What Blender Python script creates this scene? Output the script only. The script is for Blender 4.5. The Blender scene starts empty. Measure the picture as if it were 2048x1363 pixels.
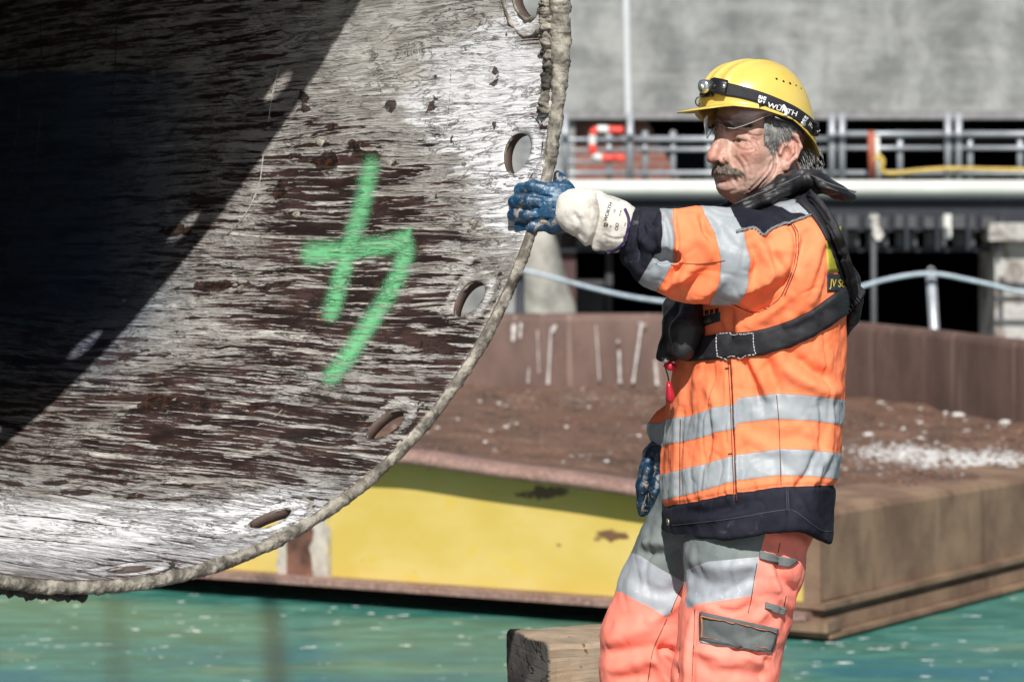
import bpy, math, random
import numpy as np
from mathutils import Vector
from mathutils.bvhtree import BVHTree
random.seed(7)
R = math.radians
# ------------------------------------------------------------------ camera, world, sun
sc = bpy.context.scene
HC = 1.5                      # lens height
FP = 6000.0                   # focal length in photo pixels
cam_d = bpy.data.cameras.new('camera'); cam = bpy.data.objects.new('camera', cam_d)
sc.collection.objects.link(cam); sc.camera = cam
cam.location = (0, 0, HC); cam.rotation_euler = (R(90), 0, 0)
cam_d.sensor_width = 36; cam_d.lens = FP/2048*36
cam_d.shift_y = -281.5/2048
cam_d.clip_start = .1; cam_d.clip_end = 500
cam_d.dof.use_dof = True; cam_d.dof.focus_distance = 6.02; cam_d.dof.aperture_fstop = 6.3
LIGHT = Vector((0.0357, 0.7423, -0.6691)).normalized()     # the way sunlight travels
w = bpy.data.worlds.new('World'); sc.world = w; w.use_nodes = True
wn = w.node_tree
sky = wn.nodes.new('ShaderNodeTexSky'); sky.sky_type = 'NISHITA'; sky.sun_disc = False
sky.sun_elevation = math.asin(-LIGHT.z); sky.sun_rotation = math.atan2(-LIGHT.x, -LIGHT.y)
wn.links.new(sky.outputs[0], wn.nodes['Background'].inputs[0]); wn.nodes['Background'].inputs[1].default_value = .06
sd = bpy.data.lights.new('sun', 'SUN'); so = bpy.data.objects.new('sun', sd); sc.collection.objects.link(so)
sd.energy = 5.0; sd.angle = R(.53); sd.color = (1, .965, .91)
so.rotation_euler = LIGHT.to_track_quat('-Z', 'Y').to_euler(); so.location = (0, -10, 12)
sc.view_settings.view_transform = 'Standard'; sc.view_settings.look = 'None'
sc.view_settings.exposure = 0.22; sc.view_settings.gamma = 1
sc.cycles.max_bounces = 8; sc.cycles.transparent_max_bounces = 12

def W(px, py, Y):
    return np.array([(px-1024)/FP*Y, Y, HC-(py-400)/FP*Y])
def PX(P):
    return 1024+FP*P[..., 0]/P[..., 1], 400-FP*(P[..., 2]-HC)/P[..., 1]

# ------------------------------------------------------------------ object helpers
def tag(o, label=None, cat=None, group=None, kind=None):
    if label: o['label'] = label
    if cat: o['category'] = cat
    if group: o['group'] = group
    if kind: o['kind'] = kind
    return o
def thing(name, loc, label, cat, group=None):
    o = bpy.data.objects.new(name, None); sc.collection.objects.link(o); o.location = loc
    o.empty_display_size = .1
    return tag(o, label, cat, group)
def base_of(parent):
    b = Vector((0, 0, 0))
    while parent is not None:
        b += parent.location; parent = parent.parent
    return b
def mk(name, V, F, mats, parent=None, smooth=True, midx=None, attrs=None, origin=None):
    """one mesh object from world-space vertices"""
    V = np.asarray(V, dtype=float).reshape(-1, 3)
    if parent is not None: off = np.array(base_of(parent))
    elif origin is not None: off = np.array(origin, float)
    else: off = np.zeros(3)
    me = bpy.data.meshes.new(name)
    me.from_pydata((V-off).tolist(), [], F.tolist() if hasattr(F, 'tolist') else F)
    if not isinstance(mats, (list, tuple)): mats = [mats]
    for m in mats: me.materials.append(m)
    if midx is not None: me.polygons.foreach_set('material_index', np.asarray(midx, dtype=np.int32))
    if smooth: me.polygons.foreach_set('use_smooth', np.ones(len(me.polygons), bool))
    for k, a in (attrs or {}).items():
        a = np.asarray(a, dtype=np.float32)
        if a.ndim == 1:
            t = me.attributes.new(k, 'FLOAT', 'POINT'); t.data.foreach_set('value', a)
        else:
            t = me.attributes.new(k, 'FLOAT_VECTOR', 'POINT'); t.data.foreach_set('vector', a.ravel())
    me.validate(); me.update()
    o = bpy.data.objects.new(name, me); sc.collection.objects.link(o)
    if parent is not None: o.parent = parent
    elif origin is not None: o.location = origin
    return o
class MB:
    """collects simple solids for one mesh"""
    def __init__(s): s.V = []; s.F = []; s.M = []
    def add(s, V, F, m=0):
        o = len(s.V); s.V += [tuple(map(float, v)) for v in V]
        s.F += [tuple(i+o for i in f) for f in F]; s.M += [m]*len(F); return s
    def box(s, c, d, rz=0, m=0, bev=0.0):
        c = np.array(c, float); hx, hy, hz = [q/2 for q in d]; b = min(bev, hx*.49, hy*.49, hz*.49)
        ca, sa = math.cos(rz), math.sin(rz)
        if b <= 0:
            P = [(x, y, z) for z in (-hz, hz) for x, y in ((-hx, -hy), (hx, -hy), (hx, hy), (-hx, hy))]
            F = [(3, 2, 1, 0), (4, 5, 6, 7), (0, 1, 5, 4), (1, 2, 6, 5), (2, 3, 7, 6), (3, 0, 4, 7)]
        else:
            def ring(z, i):
                X, Y = hx-i, hy-i; k = b-i if i < b else 0
                return [(-X+k, -Y, z), (X-k, -Y, z), (X, -Y+k, z), (X, Y-k, z), (X-k, Y, z), (-X+k, Y, z), (-X, Y-k, z), (-X, -Y+k, z)]
            e = b*.999
            P = ring(-hz, e) + ring(-hz+b, 0) + ring(hz-b, 0) + ring(hz, e)
            F = [tuple(range(7, -1, -1)), tuple(range(24, 32))]
            for r in range(3):
                for i in range(8):
                    j = (i+1) % 8; F.append((r*8+i, r*8+j, r*8+8+j, r*8+8+i))
        P = [(c[0]+x*ca-y*sa, c[1]+x*sa+y*ca, c[2]+z) for x, y, z in P]
        return s.add(P, F, m)
    def tube(s, pts, r, n=10, m=0, caps=True):
        pts = [np.array(p, float) for p in pts]; k = len(pts)
        rr = r if hasattr(r, '__len__') else [r]*k
        P = []; up = None
        for i, p in enumerate(pts):
            t = pts[min(i+1, k-1)]-pts[max(i-1, 0)]; t = t/(np.linalg.norm(t)+1e-12)
            if up is None: up = np.array([0, 0, 1.]) if abs(t[2]) < .9 else np.array([1., 0, 0])
            a = np.cross(t, up); a /= np.linalg.norm(a)+1e-12; b = np.cross(a, t); up = b
            for q in range(n):
                f = 2*math.pi*q/n; P.append(p+rr[i]*(math.cos(f)*a+math.sin(f)*b))
        F = []
        for i in range(k-1):
            for q in range(n):
                j = (q+1) % n; F.append((i*n+q, i*n+j, (i+1)*n+j, (i+1)*n+q))
        if caps: F += [tuple(range(n-1, -1, -1)), tuple((k-1)*n+q for q in range(n))]
        return s.add(P, F, m)
    def build(s, name, mats, parent=None, smooth=False, origin=None, attrs=None):
        return mk(name, s.V, s.F, mats, parent, smooth, s.M, attrs, origin)
def gridF(n, m, closed=False):
    F = []
    for i in range(n-1):
        for j in range(m if closed else m-1):
            k = (j+1) % m; F.append((i*m+j, i*m+k, (i+1)*m+k, (i+1)*m+j))
    return F
def cr(pts, n):
    """smooth resampled curve through the points"""
    p = np.array(pts, float); p = np.vstack([2*p[0]-p[1], p, 2*p[-1]-p[-2]]); out = []
    seg = len(p)-3
    for t in np.linspace(0, seg-1e-6, n):
        i = int(t); u = t-i; a, b, c, d = p[i:i+4]
        out.append(.5*((2*b)+(-a+c)*u+(2*a-5*b+4*c-d)*u*u+(-a+3*b-3*c+d)*u**3))
    return np.array(out)
def vnoise(P, seed=0):
    """numpy value noise -1..1"""
    P = np.asarray(P, dtype=np.float64); i = np.floor(P).astype(np.int64); f = P-i; f = f*f*(3-2*f)
    def h(x, y, z):
        n = (x*374761393+y*668265263+z*2147483647+seed*144665) & 0xffffffff
        n = ((n ^ (n >> 13))*1274126177) & 0xffffffff
        n = ((n ^ (n >> 16))*2246822519) & 0xffffffff
        return ((n ^ (n >> 15)) & 0xffffff)/float(0x7fffff)-1
    r = 0
    for a in (0, 1):
        for b in (0, 1):
            for c in (0, 1):
                wt = (f[..., 0] if a else 1-f[..., 0])*(f[..., 1] if b else 1-f[..., 1])*(f[..., 2] if c else 1-f[..., 2])
                r = r+wt*h(i[..., 0]+a, i[..., 1]+b, i[..., 2]+c)
    return r
def fbm(P, o=3, seed=0):
    r = 0; a = 1; P = np.asarray(P, float)
    for k in range(o): r = r+a*vnoise(P*2**k+17.3*k, seed+k); a *= .5
    return r
def segd(x, y, pts):
    """distance in pixels to a polyline"""
    d = np.full(np.shape(x), 1e9)
    for (x0, y0), (x1, y1) in zip(pts[:-1], pts[1:]):
        dx, dy = x1-x0, y1-y0; t = np.clip(((x-x0)*dx+(y-y0)*dy)/(dx*dx+dy*dy+1e-9), 0, 1)
        d = np.minimum(d, np.hypot(x-x0-t*dx, y-y0-t*dy))
    return d

# ------------------------------------------------------------------ implicit-surface modelling
class Grid:
    def __init__(s, lo, hi, h):
        s.lo = np.array(lo, float); s.h = h
        s.n = np.ceil((np.array(hi)-s.lo)/h).astype(int)+1
        ax = [(s.lo[i]+h*np.arange(s.n[i])).astype(np.float32) for i in range(3)]
        s.X = ax[0][:, None, None]; s.Y = ax[1][None, :, None]; s.Z = ax[2][None, None, :]
    def cap(s, a, b, ra, rb, sy=1.0):
        a = np.array(a, float); b = np.array(b, float); d = b-a
        S = (1, sy, 1); X = (s.X-a[0]); Y = (s.Y-a[1])*sy; Z = (s.Z-a[2]); dy = d[1]*sy
        L = d[0]**2+dy**2+d[2]**2
        t = np.clip((X*d[0]+Y*dy+Z*d[2])/max(L, 1e-12), 0, 1)
        return np.sqrt((X-t*d[0])**2+(Y-t*dy)**2+(Z-t*d[2])**2)-(ra+t*(rb-ra))
    def chain(s, pts, rs, sy=1.0, k=.012):
        d = None
        for i in range(len(pts)-1):
            q = s.cap(pts[i], pts[i+1], rs[i], rs[i+1], sy); d = q if d is None else smin(d, q, k)
        return d
    def ell(s, c, r, rot=None):
        X = s.X-c[0]; Y = s.Y-c[1]; Z = s.Z-c[2]
        if rot is not None:
            m = np.array(rot, float)
            X, Y, Z = (m[0, 0]*X+m[0, 1]*Y+m[0, 2]*Z, m[1, 0]*X+m[1, 1]*Y+m[1, 2]*Z, m[2, 0]*X+m[2, 1]*Y+m[2, 2]*Z)
        k0 = np.sqrt((X/r[0])**2+(Y/r[1])**2+(Z/r[2])**2)
        k1 = np.sqrt((X/r[0]**2)**2+(Y/r[1]**2)**2+(Z/r[2]**2)**2)+1e-9
        return k0*(k0-1)/k1
    def loft(s, zs, cx, a, cy, b, n=2.4, shear=0.0):
        z = s.Z[0, 0]; o = np.argsort(zs); f = lambda v: np.interp(z, np.array(zs)[o], np.array(v)[o]).astype(np.float32)[None, None, :]
        A, B = f(a), f(b)
        rho = (np.abs((s.X-f(cx))/A)**n+np.abs((s.Y+shear*(s.X-f(cx))-f(cy))/B)**n)**(1/n)
        return (rho-1)*np.minimum(A, B)
    def mesh(s, d):
        d = d.astype(np.float32); sg = d < 0
        c = sg[:-1, :-1, :-1].astype(np.int8)
        for a in (0, 1):
            for b in (0, 1):
                for e in (0, 1):
                    if a+b+e: c = c+sg[a:sg.shape[0]-1+a, b:sg.shape[1]-1+b, e:sg.shape[2]-1+e]
        act = (c > 0) & (c < 8); idx = np.argwhere(act)
        vid = np.full(act.shape, -1, np.int64); vid[act] = np.arange(len(idx))
        acc = np.zeros((len(idx), 3)); cnt = np.zeros(len(idx))
        corners = [(a, b, e) for a in (0, 1) for b in (0, 1) for e in (0, 1)]
        for p in corners:
            for ax in range(3):
                if p[ax]: continue
                q = list(p); q[ax] = 1
                dp = d[idx[:, 0]+p[0], idx[:, 1]+p[1], idx[:, 2]+p[2]]; dq = d[idx[:, 0]+q[0], idx[:, 1]+q[1], idx[:, 2]+q[2]]
                m = (dp < 0) != (dq < 0); t = np.where(m, dp/(dp-dq+1e-20), 0)
                v = np.tile(np.array(p, float), (len(idx), 1)); v[:, ax] += t
                acc += v*m[:, None]; cnt += m
        V = s.lo+(idx+acc/cnt[:, None])*s.h
        Fs = []
        for ax in range(3):
            sl0 = [slice(None)]*3; sl1 = [slice(None)]*3; sl0[ax] = slice(0, -1); sl1[ax] = slice(1, None)
            ch = sg[tuple(sl0)] != sg[tuple(sl1)]
            e = np.argwhere(ch); o1, o2 = (ax+1) % 3, (ax+2) % 3
            lim = np.array(act.shape)
            ok = (e[:, o1] > 0) & (e[:, o2] > 0) & (e[:, o1] < lim[o1]) & (e[:, o2] < lim[o2]); e = e[ok]
            q = []
            for da, db in ((1, 1), (0, 1), (0, 0), (1, 0)):
                r = e.copy(); r[:, o1] -= da; r[:, o2] -= db; q.append(vid[r[:, 0], r[:, 1], r[:, 2]])
            q = np.stack(q, 1); inside = sg[e[:, 0], e[:, 1], e[:, 2]]
            q[~inside] = q[~inside][:, ::-1]; q = q[(q >= 0).all(1)]; Fs.append(q)
        return V, np.concatenate(Fs)
def smin(a, b, k):
    h = np.clip(.5+.5*(b-a)/k, 0, 1); return b+(a-b)*h-k*h*(1-h)
def smax(a, b, k): return -smin(-a, -b, k)
def vnorm(V, F):
    F = np.asarray(F); n = np.cross(V[F[:, 2]]-V[F[:, 0]], V[F[:, 3]]-V[F[:, 1]]); N = np.zeros_like(V)
    for k in range(4): np.add.at(N, F[:, k], n)
    return N/(np.linalg.norm(N, axis=1)[:, None]+1e-12)
def relax(V, F, it=1, w=.5):
    F = np.asarray(F)
    for _ in range(it):
        A = np.zeros_like(V); c = np.zeros(len(V))
        for k in range(4):
            np.add.at(A, F[:, k], V[F[:, (k+1) % 4]]+V[F[:, k-1]]); np.add.at(c, F[:, k], 2)
        V = V*(1-w)+w*A/c[:, None]
    return V
class Surf:
    """a surface on which trim, straps and lettering are laid"""
    def __init__(s, V, F): s.b = BVHTree.FromPolygons([tuple(v) for v in V], [tuple(f) for f in F]); s.last = None
    def hit(s, px, py):
        d = Vector(((px-1024)/FP, 1, -(py-400)/FP)).normalized()
        p, n, i, t = s.b.ray_cast(Vector((0, 0, HC)), d)
        if p is None:
            if s.last is None: return None, None
            Y = s.last[0].y; return Vector(W(px, py, Y)), s.last[1]
        if n.dot(d) > 0: n = -n
        s.last = (p, n); return p, n
def ribbon(S, path, width, off=.003, th=.003, n=40, m=5, edge_soft=0.0):
    """strap on a surface: path in photo px (read off the photograph), gives solid mesh data"""
    P = cr(path, n); wd = np.interp(np.linspace(0, 1, n), np.linspace(0, 1, len(width)), width) if hasattr(width, '__len__') else np.full(n, width)
    T = np.gradient(P, axis=0); T /= np.linalg.norm(T, axis=1)[:, None]; Nn = np.stack([-T[:, 1], T[:, 0]], 1)
    top = []; bot = []
    for i in range(n):
        for j in range(m):
            u = (j/(m-1)-.5)*wd[i]; q = P[i]+Nn[i]*u
            p, nn = S.hit(q[0], q[1])
            e = off if 0 < j < m-1 else off*.8
            top.append(p+nn*(e+th)); bot.append(p+nn*(e-.004))
    k = n*m; F = gridF(n, m); F2 = [tuple(x+k for x in f[::-1]) for f in F]
    for i in range(n-1):
        F2 += [(i*m, i*m+m, i*m+m+k, i*m+k), (i*m+m-1+m, i*m+m-1, i*m+m-1+k, i*m+2*m-1+k)]
    for j in range(m-1):
        F2 += [(j+1, j, j+k, j+1+k), ((n-1)*m+j, (n-1)*m+j+1, (n-1)*m+j+1+k, (n-1)*m+j+k)]
    uv = [(i/(n-1), j/(m-1), 0) for i in range(n) for j in range(m)]
    return [tuple(v) for v in top+bot], F+F2, uv+uv
def quadpatch(S, c, off=.003, th=.003, n=10, m=8, bulge=0.0):
    c = [np.array(q, float) for q in c]; top = []; bot = []
    for i in range(n):
        u = i/(n-1)
        for j in range(m):
            v = j/(m-1); q = (c[0]*(1-u)+c[1]*u)*(1-v)+(c[3]*(1-u)+c[2]*u)*v
            p, nn = S.hit(q[0], q[1]); o = off+th+bulge*math.sin(math.pi*u)*v
            top.append(p+nn*o); bot.append(p+nn*(off-.004))
    k = n*m; F = gridF(n, m); F2 = [tuple(x+k for x in f[::-1]) for f in F]
    for i in range(n-1):
        F2 += [(i*m, i*m+m, i*m+m+k, i*m+k), (i*m+m-1+m, i*m+m-1, i*m+m-1+k, i*m+2*m-1+k)]
    for j in range(m-1):
        F2 += [(j+1, j, j+k, j+1+k), ((n-1)*m+j, (n-1)*m+j+1, (n-1)*m+j+1+k, (n-1)*m+j+k)]
    return [tuple(v) for v in top+bot], F+F2
def text2d(s, shear=0):
    cu = bpy.data.curves.new('t', 'FONT'); cu.body = s; cu.resolution_u = 3; cu.offset = .012
    o = bpy.data.objects.new('t', cu); sc.collection.objects.link(o)
    dg = bpy.context.evaluated_depsgraph_get(); me = bpy.data.meshes.new_from_object(o.evaluated_get(dg))
    V = np.array([v.co[:] for v in me.vertices]); F = [tuple(p.vertices) for p in me.polygons]
    bpy.data.objects.remove(o); bpy.data.curves.remove(cu); bpy.data.meshes.remove(me)
    return V, F
def letter(S, s, x, y, h, ang=0, off=.0035, stretch=1.0):
    """lettering laid on a surface; x,y = lower left, h = cap height in photo px, ang in degrees (down to the right +)"""
    V, F = text2d(s); sc_ = h/.69; a = R(ang)
    out = []
    for v in V:
        u, q = v[0]*sc_*stretch, v[1]*sc_
        p, nn = S.hit(x+u*math.cos(a)+q*math.sin(a), y+u*math.sin(a)-q*math.cos(a)); out.append(tuple(p+nn*off))
    return out, F

# ------------------------------------------------------------------ materials
class Mat:
    def __init__(s, name):
        s.m = bpy.data.materials.new(name); s.m.use_nodes = True; s.t = s.m.node_tree
        s.b = s.t.nodes['Principled BSDF']; s.out = s.t.nodes['Material Output']
    def n(s, typ, ins=None, **kw):
        q = s.t.nodes.new(typ)
        for k, v in kw.items(): setattr(q, k, v)
        for k, v in (ins or {}).items(): s.put(q.inputs[k], v)
        return q
    def put(s, sock, v):
        if isinstance(v, bpy.types.NodeSocket): s.t.links.new(v, sock)
        else: sock.default_value = v if not isinstance(v, tuple) or len(v) != 3 or sock.type != 'RGBA' else (*v, 1)
    def obj(s): return s.n('ShaderNodeTexCoord').outputs['Object']
    def attr(s, k, vec=False): return s.n('ShaderNodeAttribute', attribute_name=k).outputs['Vector' if vec else 'Fac']
    def mul(s, v, sc_): return s.n('ShaderNodeVectorMath', {0: v, 1: sc_}, operation='MULTIPLY').outputs[0]
    def noise(s, v, scale, det=4, rough=.55, dist=0.0, col=False):
        return s.n('ShaderNodeTexNoise', {'Vector': v, 'Scale': scale, 'Detail': det, 'Roughness': rough, 'Distortion': dist}).outputs['Color' if col else 'Fac']
    def voro(s, v, scale, feature='F1', out='Distance', rnd=1.0):
        return s.n('ShaderNodeTexVoronoi', {'Vector': v, 'Scale': scale, 'Randomness': rnd}, feature=feature).outputs[out]
    def M(s, op, a, b=0.0, clamp=False):
        return s.n('ShaderNodeMath', {0: a, 1: b}, operation=op, use_clamp=clamp).outputs[0]
    def ss(s, v, a, b):
        return s.n('ShaderNodeMapRange', {'Value': v, 'From Min': a, 'From Max': b, 'To Min': 0.0, 'To Max': 1.0}, interpolation_type='SMOOTHSTEP', clamp=True).outputs[0]
    def mix(s, f, a, b):
        q = s.n('ShaderNodeMix', data_type='RGBA'); s.put(q.inputs[0], f); s.put(q.inputs[6], a); s.put(q.inputs[7], b); return q.outputs[2]
    def mixf(s, f, a, b):
        q = s.n('ShaderNodeMix', data_type='FLOAT'); s.put(q.inputs[0], f); s.put(q.inputs[2], a); s.put(q.inputs[3], b); return q.outputs[0]
    def sep(s, v): return s.n('ShaderNodeSeparateXYZ', {0: v}).outputs
    def comb(s, x, y, z): return s.n('ShaderNodeCombineXYZ', {0: x, 1: y, 2: z}).outputs[0]
    def bump(s, h, st=.3, dist=.01, nrm=None):
        d = {'Height': h, 'Strength': st, 'Distance': dist}
        if nrm is not None: d['Normal'] = nrm
        return s.n('ShaderNodeBump', d).outputs[0]
    def set(s, col=None, rough=None, metal=None, nrm=None, spec=None, **kw):
        for k, v in (('Base Color', col), ('Roughness', rough), ('Metallic', metal), ('Normal', nrm), ('Specular IOR Level', spec)):
            if v is not None: s.put(s.b.inputs[k], v)
        for k, v in kw.items(): s.put(s.b.inputs[k.replace('_', ' ')], v)
        return s.m
def plain(name, col, rough=.6, metal=0.0, var=.18, scale=14, bump=.15, bs=60, bd=.004):
    a = Mat(name); o = a.obj(); n1 = a.noise(o, scale, 5, .6); n2 = a.noise(o, bs, 4, .6)
    lo = tuple(c*(1-var) for c in col); hi = tuple(min(1, c*(1+var)) for c in col)
    return a.set(a.mix(a.ss(n1, .3, .7), lo, hi), a.mixf(n1, rough*.85, min(1, rough*1.15)), metal, a.bump(n2, bump, bd))
# ================================================================== GROUND AND DECK
def m_deck():
    a = Mat('green_deck_paint'); o = a.obj()
    st = a.noise(a.mul(o, (2.2, 5.0, 1)), 1.6, 6, .62, .5)
    st2 = a.noise(a.mul(o, (1.0, 2.6, 1)), 1.1, 4, .55, .8)
    c = a.mix(a.ss(st, .36, .68), (.022, .135, .11), (.075, .245, .20))
    c = a.mix(a.M('MULTIPLY', a.ss(st2, .54, .72), .5), c, (.20, .25, .13))
    st3 = a.noise(a.mul(o, (.8, 2.0, 1)), 1.5, 3, .5)
    sx = a.sep(o)
    near = a.ss(sx[1], 13.4, 12.0)
    c = a.mix(a.M('MULTIPLY', a.ss(st3, .42, .62), a.M('MULTIPLY', near, .8)), c, (.008, .13, .17))
    scr = a.noise(a.mul(o, (7, 60, 1)), 2.2, 5, .7, .4)
    c = a.mix(a.M('MULTIPLY', a.ss(scr, .56, .74), .42), c, (.42, .52, .46))
    fl = a.noise(a.mul(o, (8, 11, 1)), 1.3, 2, .5)
    fm = a.noise(o, .9, 3, .6)
    c = a.mix(a.ss(a.M('ADD', fl, a.M('MULTIPLY', fm, .2)), .80, .812), c, (.72, .76, .74))
    dk = a.noise(a.mul(o, (5, 9, 1)), 3.3, 3, .5)
    c = a.mix(a.M('MULTIPLY', a.ss(dk, .67, .74), .5), c, (.02, .04, .04))
    return a.set(c, a.mixf(st, .30, .5), 0.0, a.bump(a.noise(a.mul(o, (3, 5, 1)), 6, 4, .6), .25, .01))
MD = m_deck()
m = MB(); m.box((0, 6, -.43), (60, 40, .06), bev=.005); tag(m.build('deck', [MD]), kind='structure')
m = MB(); m.box((0, 60, -.78), (260, 240, .5)); tag(m.build('ground', [plain('yard_concrete', (.18, .175, .165))]), kind='structure')

m = MB(); m.box((0, 3, -.195), (9, 11.0, .39), bev=.01); tag(m.build('platform', [plain('platform_steel', (.16, .15, .14))]), kind='structure')

# ================================================================== STEEL CASING
CC = np.array([-.70686, 5.33740, 1.83132]); RR = 1.00540; YAW = .65529; PIT = -.01273; WT = .022
AX = np.array([-math.sin(YAW)*math.cos(PIT), math.cos(YAW)*math.cos(PIT), math.sin(PIT)]); UU = np.array([math.cos(YAW), math.sin(YAW), 0]); WWv = np.cross(UU, AX)
def cyl(th, s, r=RR):
    th = np.asarray(th, float)[..., None]; s = np.asarray(s, float)[..., None]; r = np.asarray(r, float)
    if r.ndim: r = r[..., None]
    return CC+r*(np.cos(th)*UU+np.sin(th)*WWv)+s*AX
def cylhit(px, py, r=RR):
    d = np.array([(px-1024)/FP, 1, -(py-400)/FP]); o = np.array([0, 0, HC])-CC
    du, dw, ou, ow = d@UU, d@WWv, o@UU, o@WWv
    A = du*du+dw*dw; B = 2*(ou*du+ow*dw); c = ou*ou+ow*ow-r*r
    t = (-B+math.sqrt(B*B-4*A*c))/2/A; P = o+t*d
    return math.atan2(P@WWv, P@UU), P@AX, t       # angle, depth along pipe, world Y
def m_casing():
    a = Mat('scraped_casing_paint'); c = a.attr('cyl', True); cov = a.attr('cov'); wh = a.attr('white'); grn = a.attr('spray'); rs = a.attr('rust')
    w0 = a.noise(a.mul(c, (3, 1.2, 1)), 1.0, 4, .5, 0, True)
    wv = a.n('ShaderNodeVectorMath', {0: a.mul(w0, (.05, .03, 0)), 1: c}, operation='ADD').outputs[0]
    def N(su, sv, scl=1.0, det=5, ro=.6, di=0.0): return a.noise(a.mul(wv, (su, sv, 1)), scl, det, ro, di)
    s1 = N(74, 3.2, 1, 9, .64, .6); s2 = N(240, 13, 1, 6, .66, .4); s3 = N(26, 3.0, 1, 5, .6, .6); s4 = N(260, 60, 1, 4, .65); s5 = N(14, 6, 1, 5, .6, 1.2)
    h = a.M('ADD', a.M('MULTIPLY', s1, .56), a.M('ADD', a.M('MULTIPLY', s2, .34), a.M('ADD', a.M('MULTIPLY', s3, .13), a.M('MULTIPLY', s4, .05))))   # mean ~.535
    t = a.M('SUBTRACT', a.M('ADD', h, a.M('MULTIPLY', a.M('SUBTRACT', cov, .5), .34)), .560)
    st_ = N(66, 2.3, 1, 5, .55, .5); st2 = N(150, 4.0, 1, 4, .55, .4)
    t = a.M('MAXIMUM', t, a.M('MULTIPLY', a.M('SUBTRACT', st_, .585), .9)); t = a.M('MAXIMUM', t, a.M('MULTIPLY', a.M('SUBTRACT', st2, .60), .9))
    t = a.M('SUBTRACT', t, a.M('MULTIPLY', a.ss(N(58, 1.9, 1, 5, .55, .5), .60, .66), .10))
    paint = a.ss(t, -.004, .007); thick = a.ss(t, -.01, .13)
    brown = a.mix(a.ss(N(20, 5), .4, .65), (.020, .011, .010), (.066, .037, .033))
    brown = a.mix(a.ss(N(30, 12, 1, 5, .7), .60, .74), brown, (.15, .065, .035))
    grey = a.mix(a.ss(s5, .35, .65), (.36, .34, .31), (.62, .60, .56))
    whitec = a.mix(a.ss(s2, .3, .62), (.52, .52, .54), (.86, .86, .87))
    pc = a.mix(a.ss(a.M('ADD', wh, a.M('MULTIPLY', a.M('SUBTRACT', s3, .5), 1.6)), .35, .65), grey, whitec)
    pc = a.mix(a.M('MULTIPLY', a.ss(a.noise(a.mul(wv, (420, 130, 1)), 1.0, 3, .6), .42, .32), .4), pc, (.10, .09, .085)); pc = a.mix(a.M('MULTIPLY', a.ss(N(170, 7, 1, 5, .6, .6), .58, .66), .5), pc, (.80, .79, .77)); pc = a.mix(a.M('MULTIPLY', a.ss(N(150, 8, 1, 6, .65, .8), .44, .37), .62), pc, (.07, .055, .05))
    bl = a.attr('blue'); dk_ = a.attr('deep_shade'); pc = a.mix(a.M('MULTIPLY', bl, .85), pc, (.10, .22, .36)); pc = a.mix(a.M('MULTIPLY', dk_, .35), pc, (.11, .11, .10))  # blue patch; deep wall also darkened, shade put into the paint colour
    # thin brown glaze where paint is scraped thin
    pc = a.mix(a.M('MULTIPLY', a.M('SUBTRACT', 1.0, thick), .18), pc, (.22, .16, .14))
    col = a.mix(paint, brown, pc)
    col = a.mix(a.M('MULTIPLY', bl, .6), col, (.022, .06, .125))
    # dark cracks running with the streaks
    cr_ = N(40, 5.5, 1, 7, .66, 1.6); crk = a.M('ABSOLUTE', a.M('SUBTRACT', cr_, .5))
    cm = a.M('MULTIPLY', a.ss(crk, .022, .008), a.ss(N(4, 3), .38, .55))
    col = a.mix(a.M('MULTIPLY', cm, .8), col, (.03, .025, .022))
    # rust blotches
    rn = N(26, 17, 1, 5, .65, .5); rm = a.ss(a.M('ADD', a.M('MULTIPLY', rn, .8), rs), .76, .80)
    rust = a.mix(a.ss(N(60, 40), .42, .66), (.010, .006, .005), (.075, .030, .016))
    col = a.mix(a.M('MULTIPLY', rm, .93), col, rust)
    # hoop scratches
    # sprayed mark
    sp = a.noise(a.mul(c, (420, 420, 1)), 1.0, 3, .7)
    g = a.ss(a.M('ADD', grn, a.M('MULTIPLY', a.M('SUBTRACT', sp, .5), 4.6)), .35, -.35)
    gm = a.M('MULTIPLY', g, a.mixf(a.ss(s2, .52, .60), 1.0, .35))
    gc = a.mix(a.ss(grn, -.9, -.2), (.24, .63, .31), (.20, .52, .27))
    gc = a.mix(a.M('MULTIPLY', a.M('SUBTRACT', 1.0, paint), .35), gc, (.05, .42, .16))
    rm2 = a.ss(a.M('ADD', a.M('MULTIPLY', rn, .8), rs), .98, 1.0)
    col = a.mix(a.M('MULTIPLY', gm, .92), col, gc)
    col = a.mix(rm2, col, rust)
    hgt = a.M('ADD', a.M('MULTIPLY', thick, 1.0), a.M('ADD', a.M('MULTIPLY', s4, .35), a.M('MULTIPLY', cm, -.6)))
    hgt = a.M('SUBTRACT', hgt, a.M('MULTIPLY', rm, .7))
    return a.set(col, a.mixf(paint, .42, .62), 0.0, a.bump(hgt, .9, .005))
M_CAS = m_casing()
def m_mud(name, lo, hi, rough=.35):
    a = Mat(name); o = a.obj(); n1 = a.noise(o, 28, 6, .65, .4); n2 = a.noise(o, 120, 5, .7); n3 = a.noise(o, 9, 3)
    c = a.mix(a.ss(n1, .35, .66), lo, hi); c = a.mix(a.ss(n3, .6, .72), c, tuple(x*.45 for x in lo))
    return a.set(c, a.mixf(a.ss(n3, .35, .6), rough, rough+.35), 0.0, a.bump(a.M('ADD', n1, a.M('MULTIPLY', n2, .5)), .8, .012))
M_MUD = m_mud('dried_grout', (.085, .075, .058), (.42, .385, .32))
M_MUDD = m_mud('dark_scale', (.012, .014, .012), (.05, .05, .042), .5)
M_RUSTD = plain('casing_outside_steel', (.07, .045, .036), .7, 0, .4)

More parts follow.
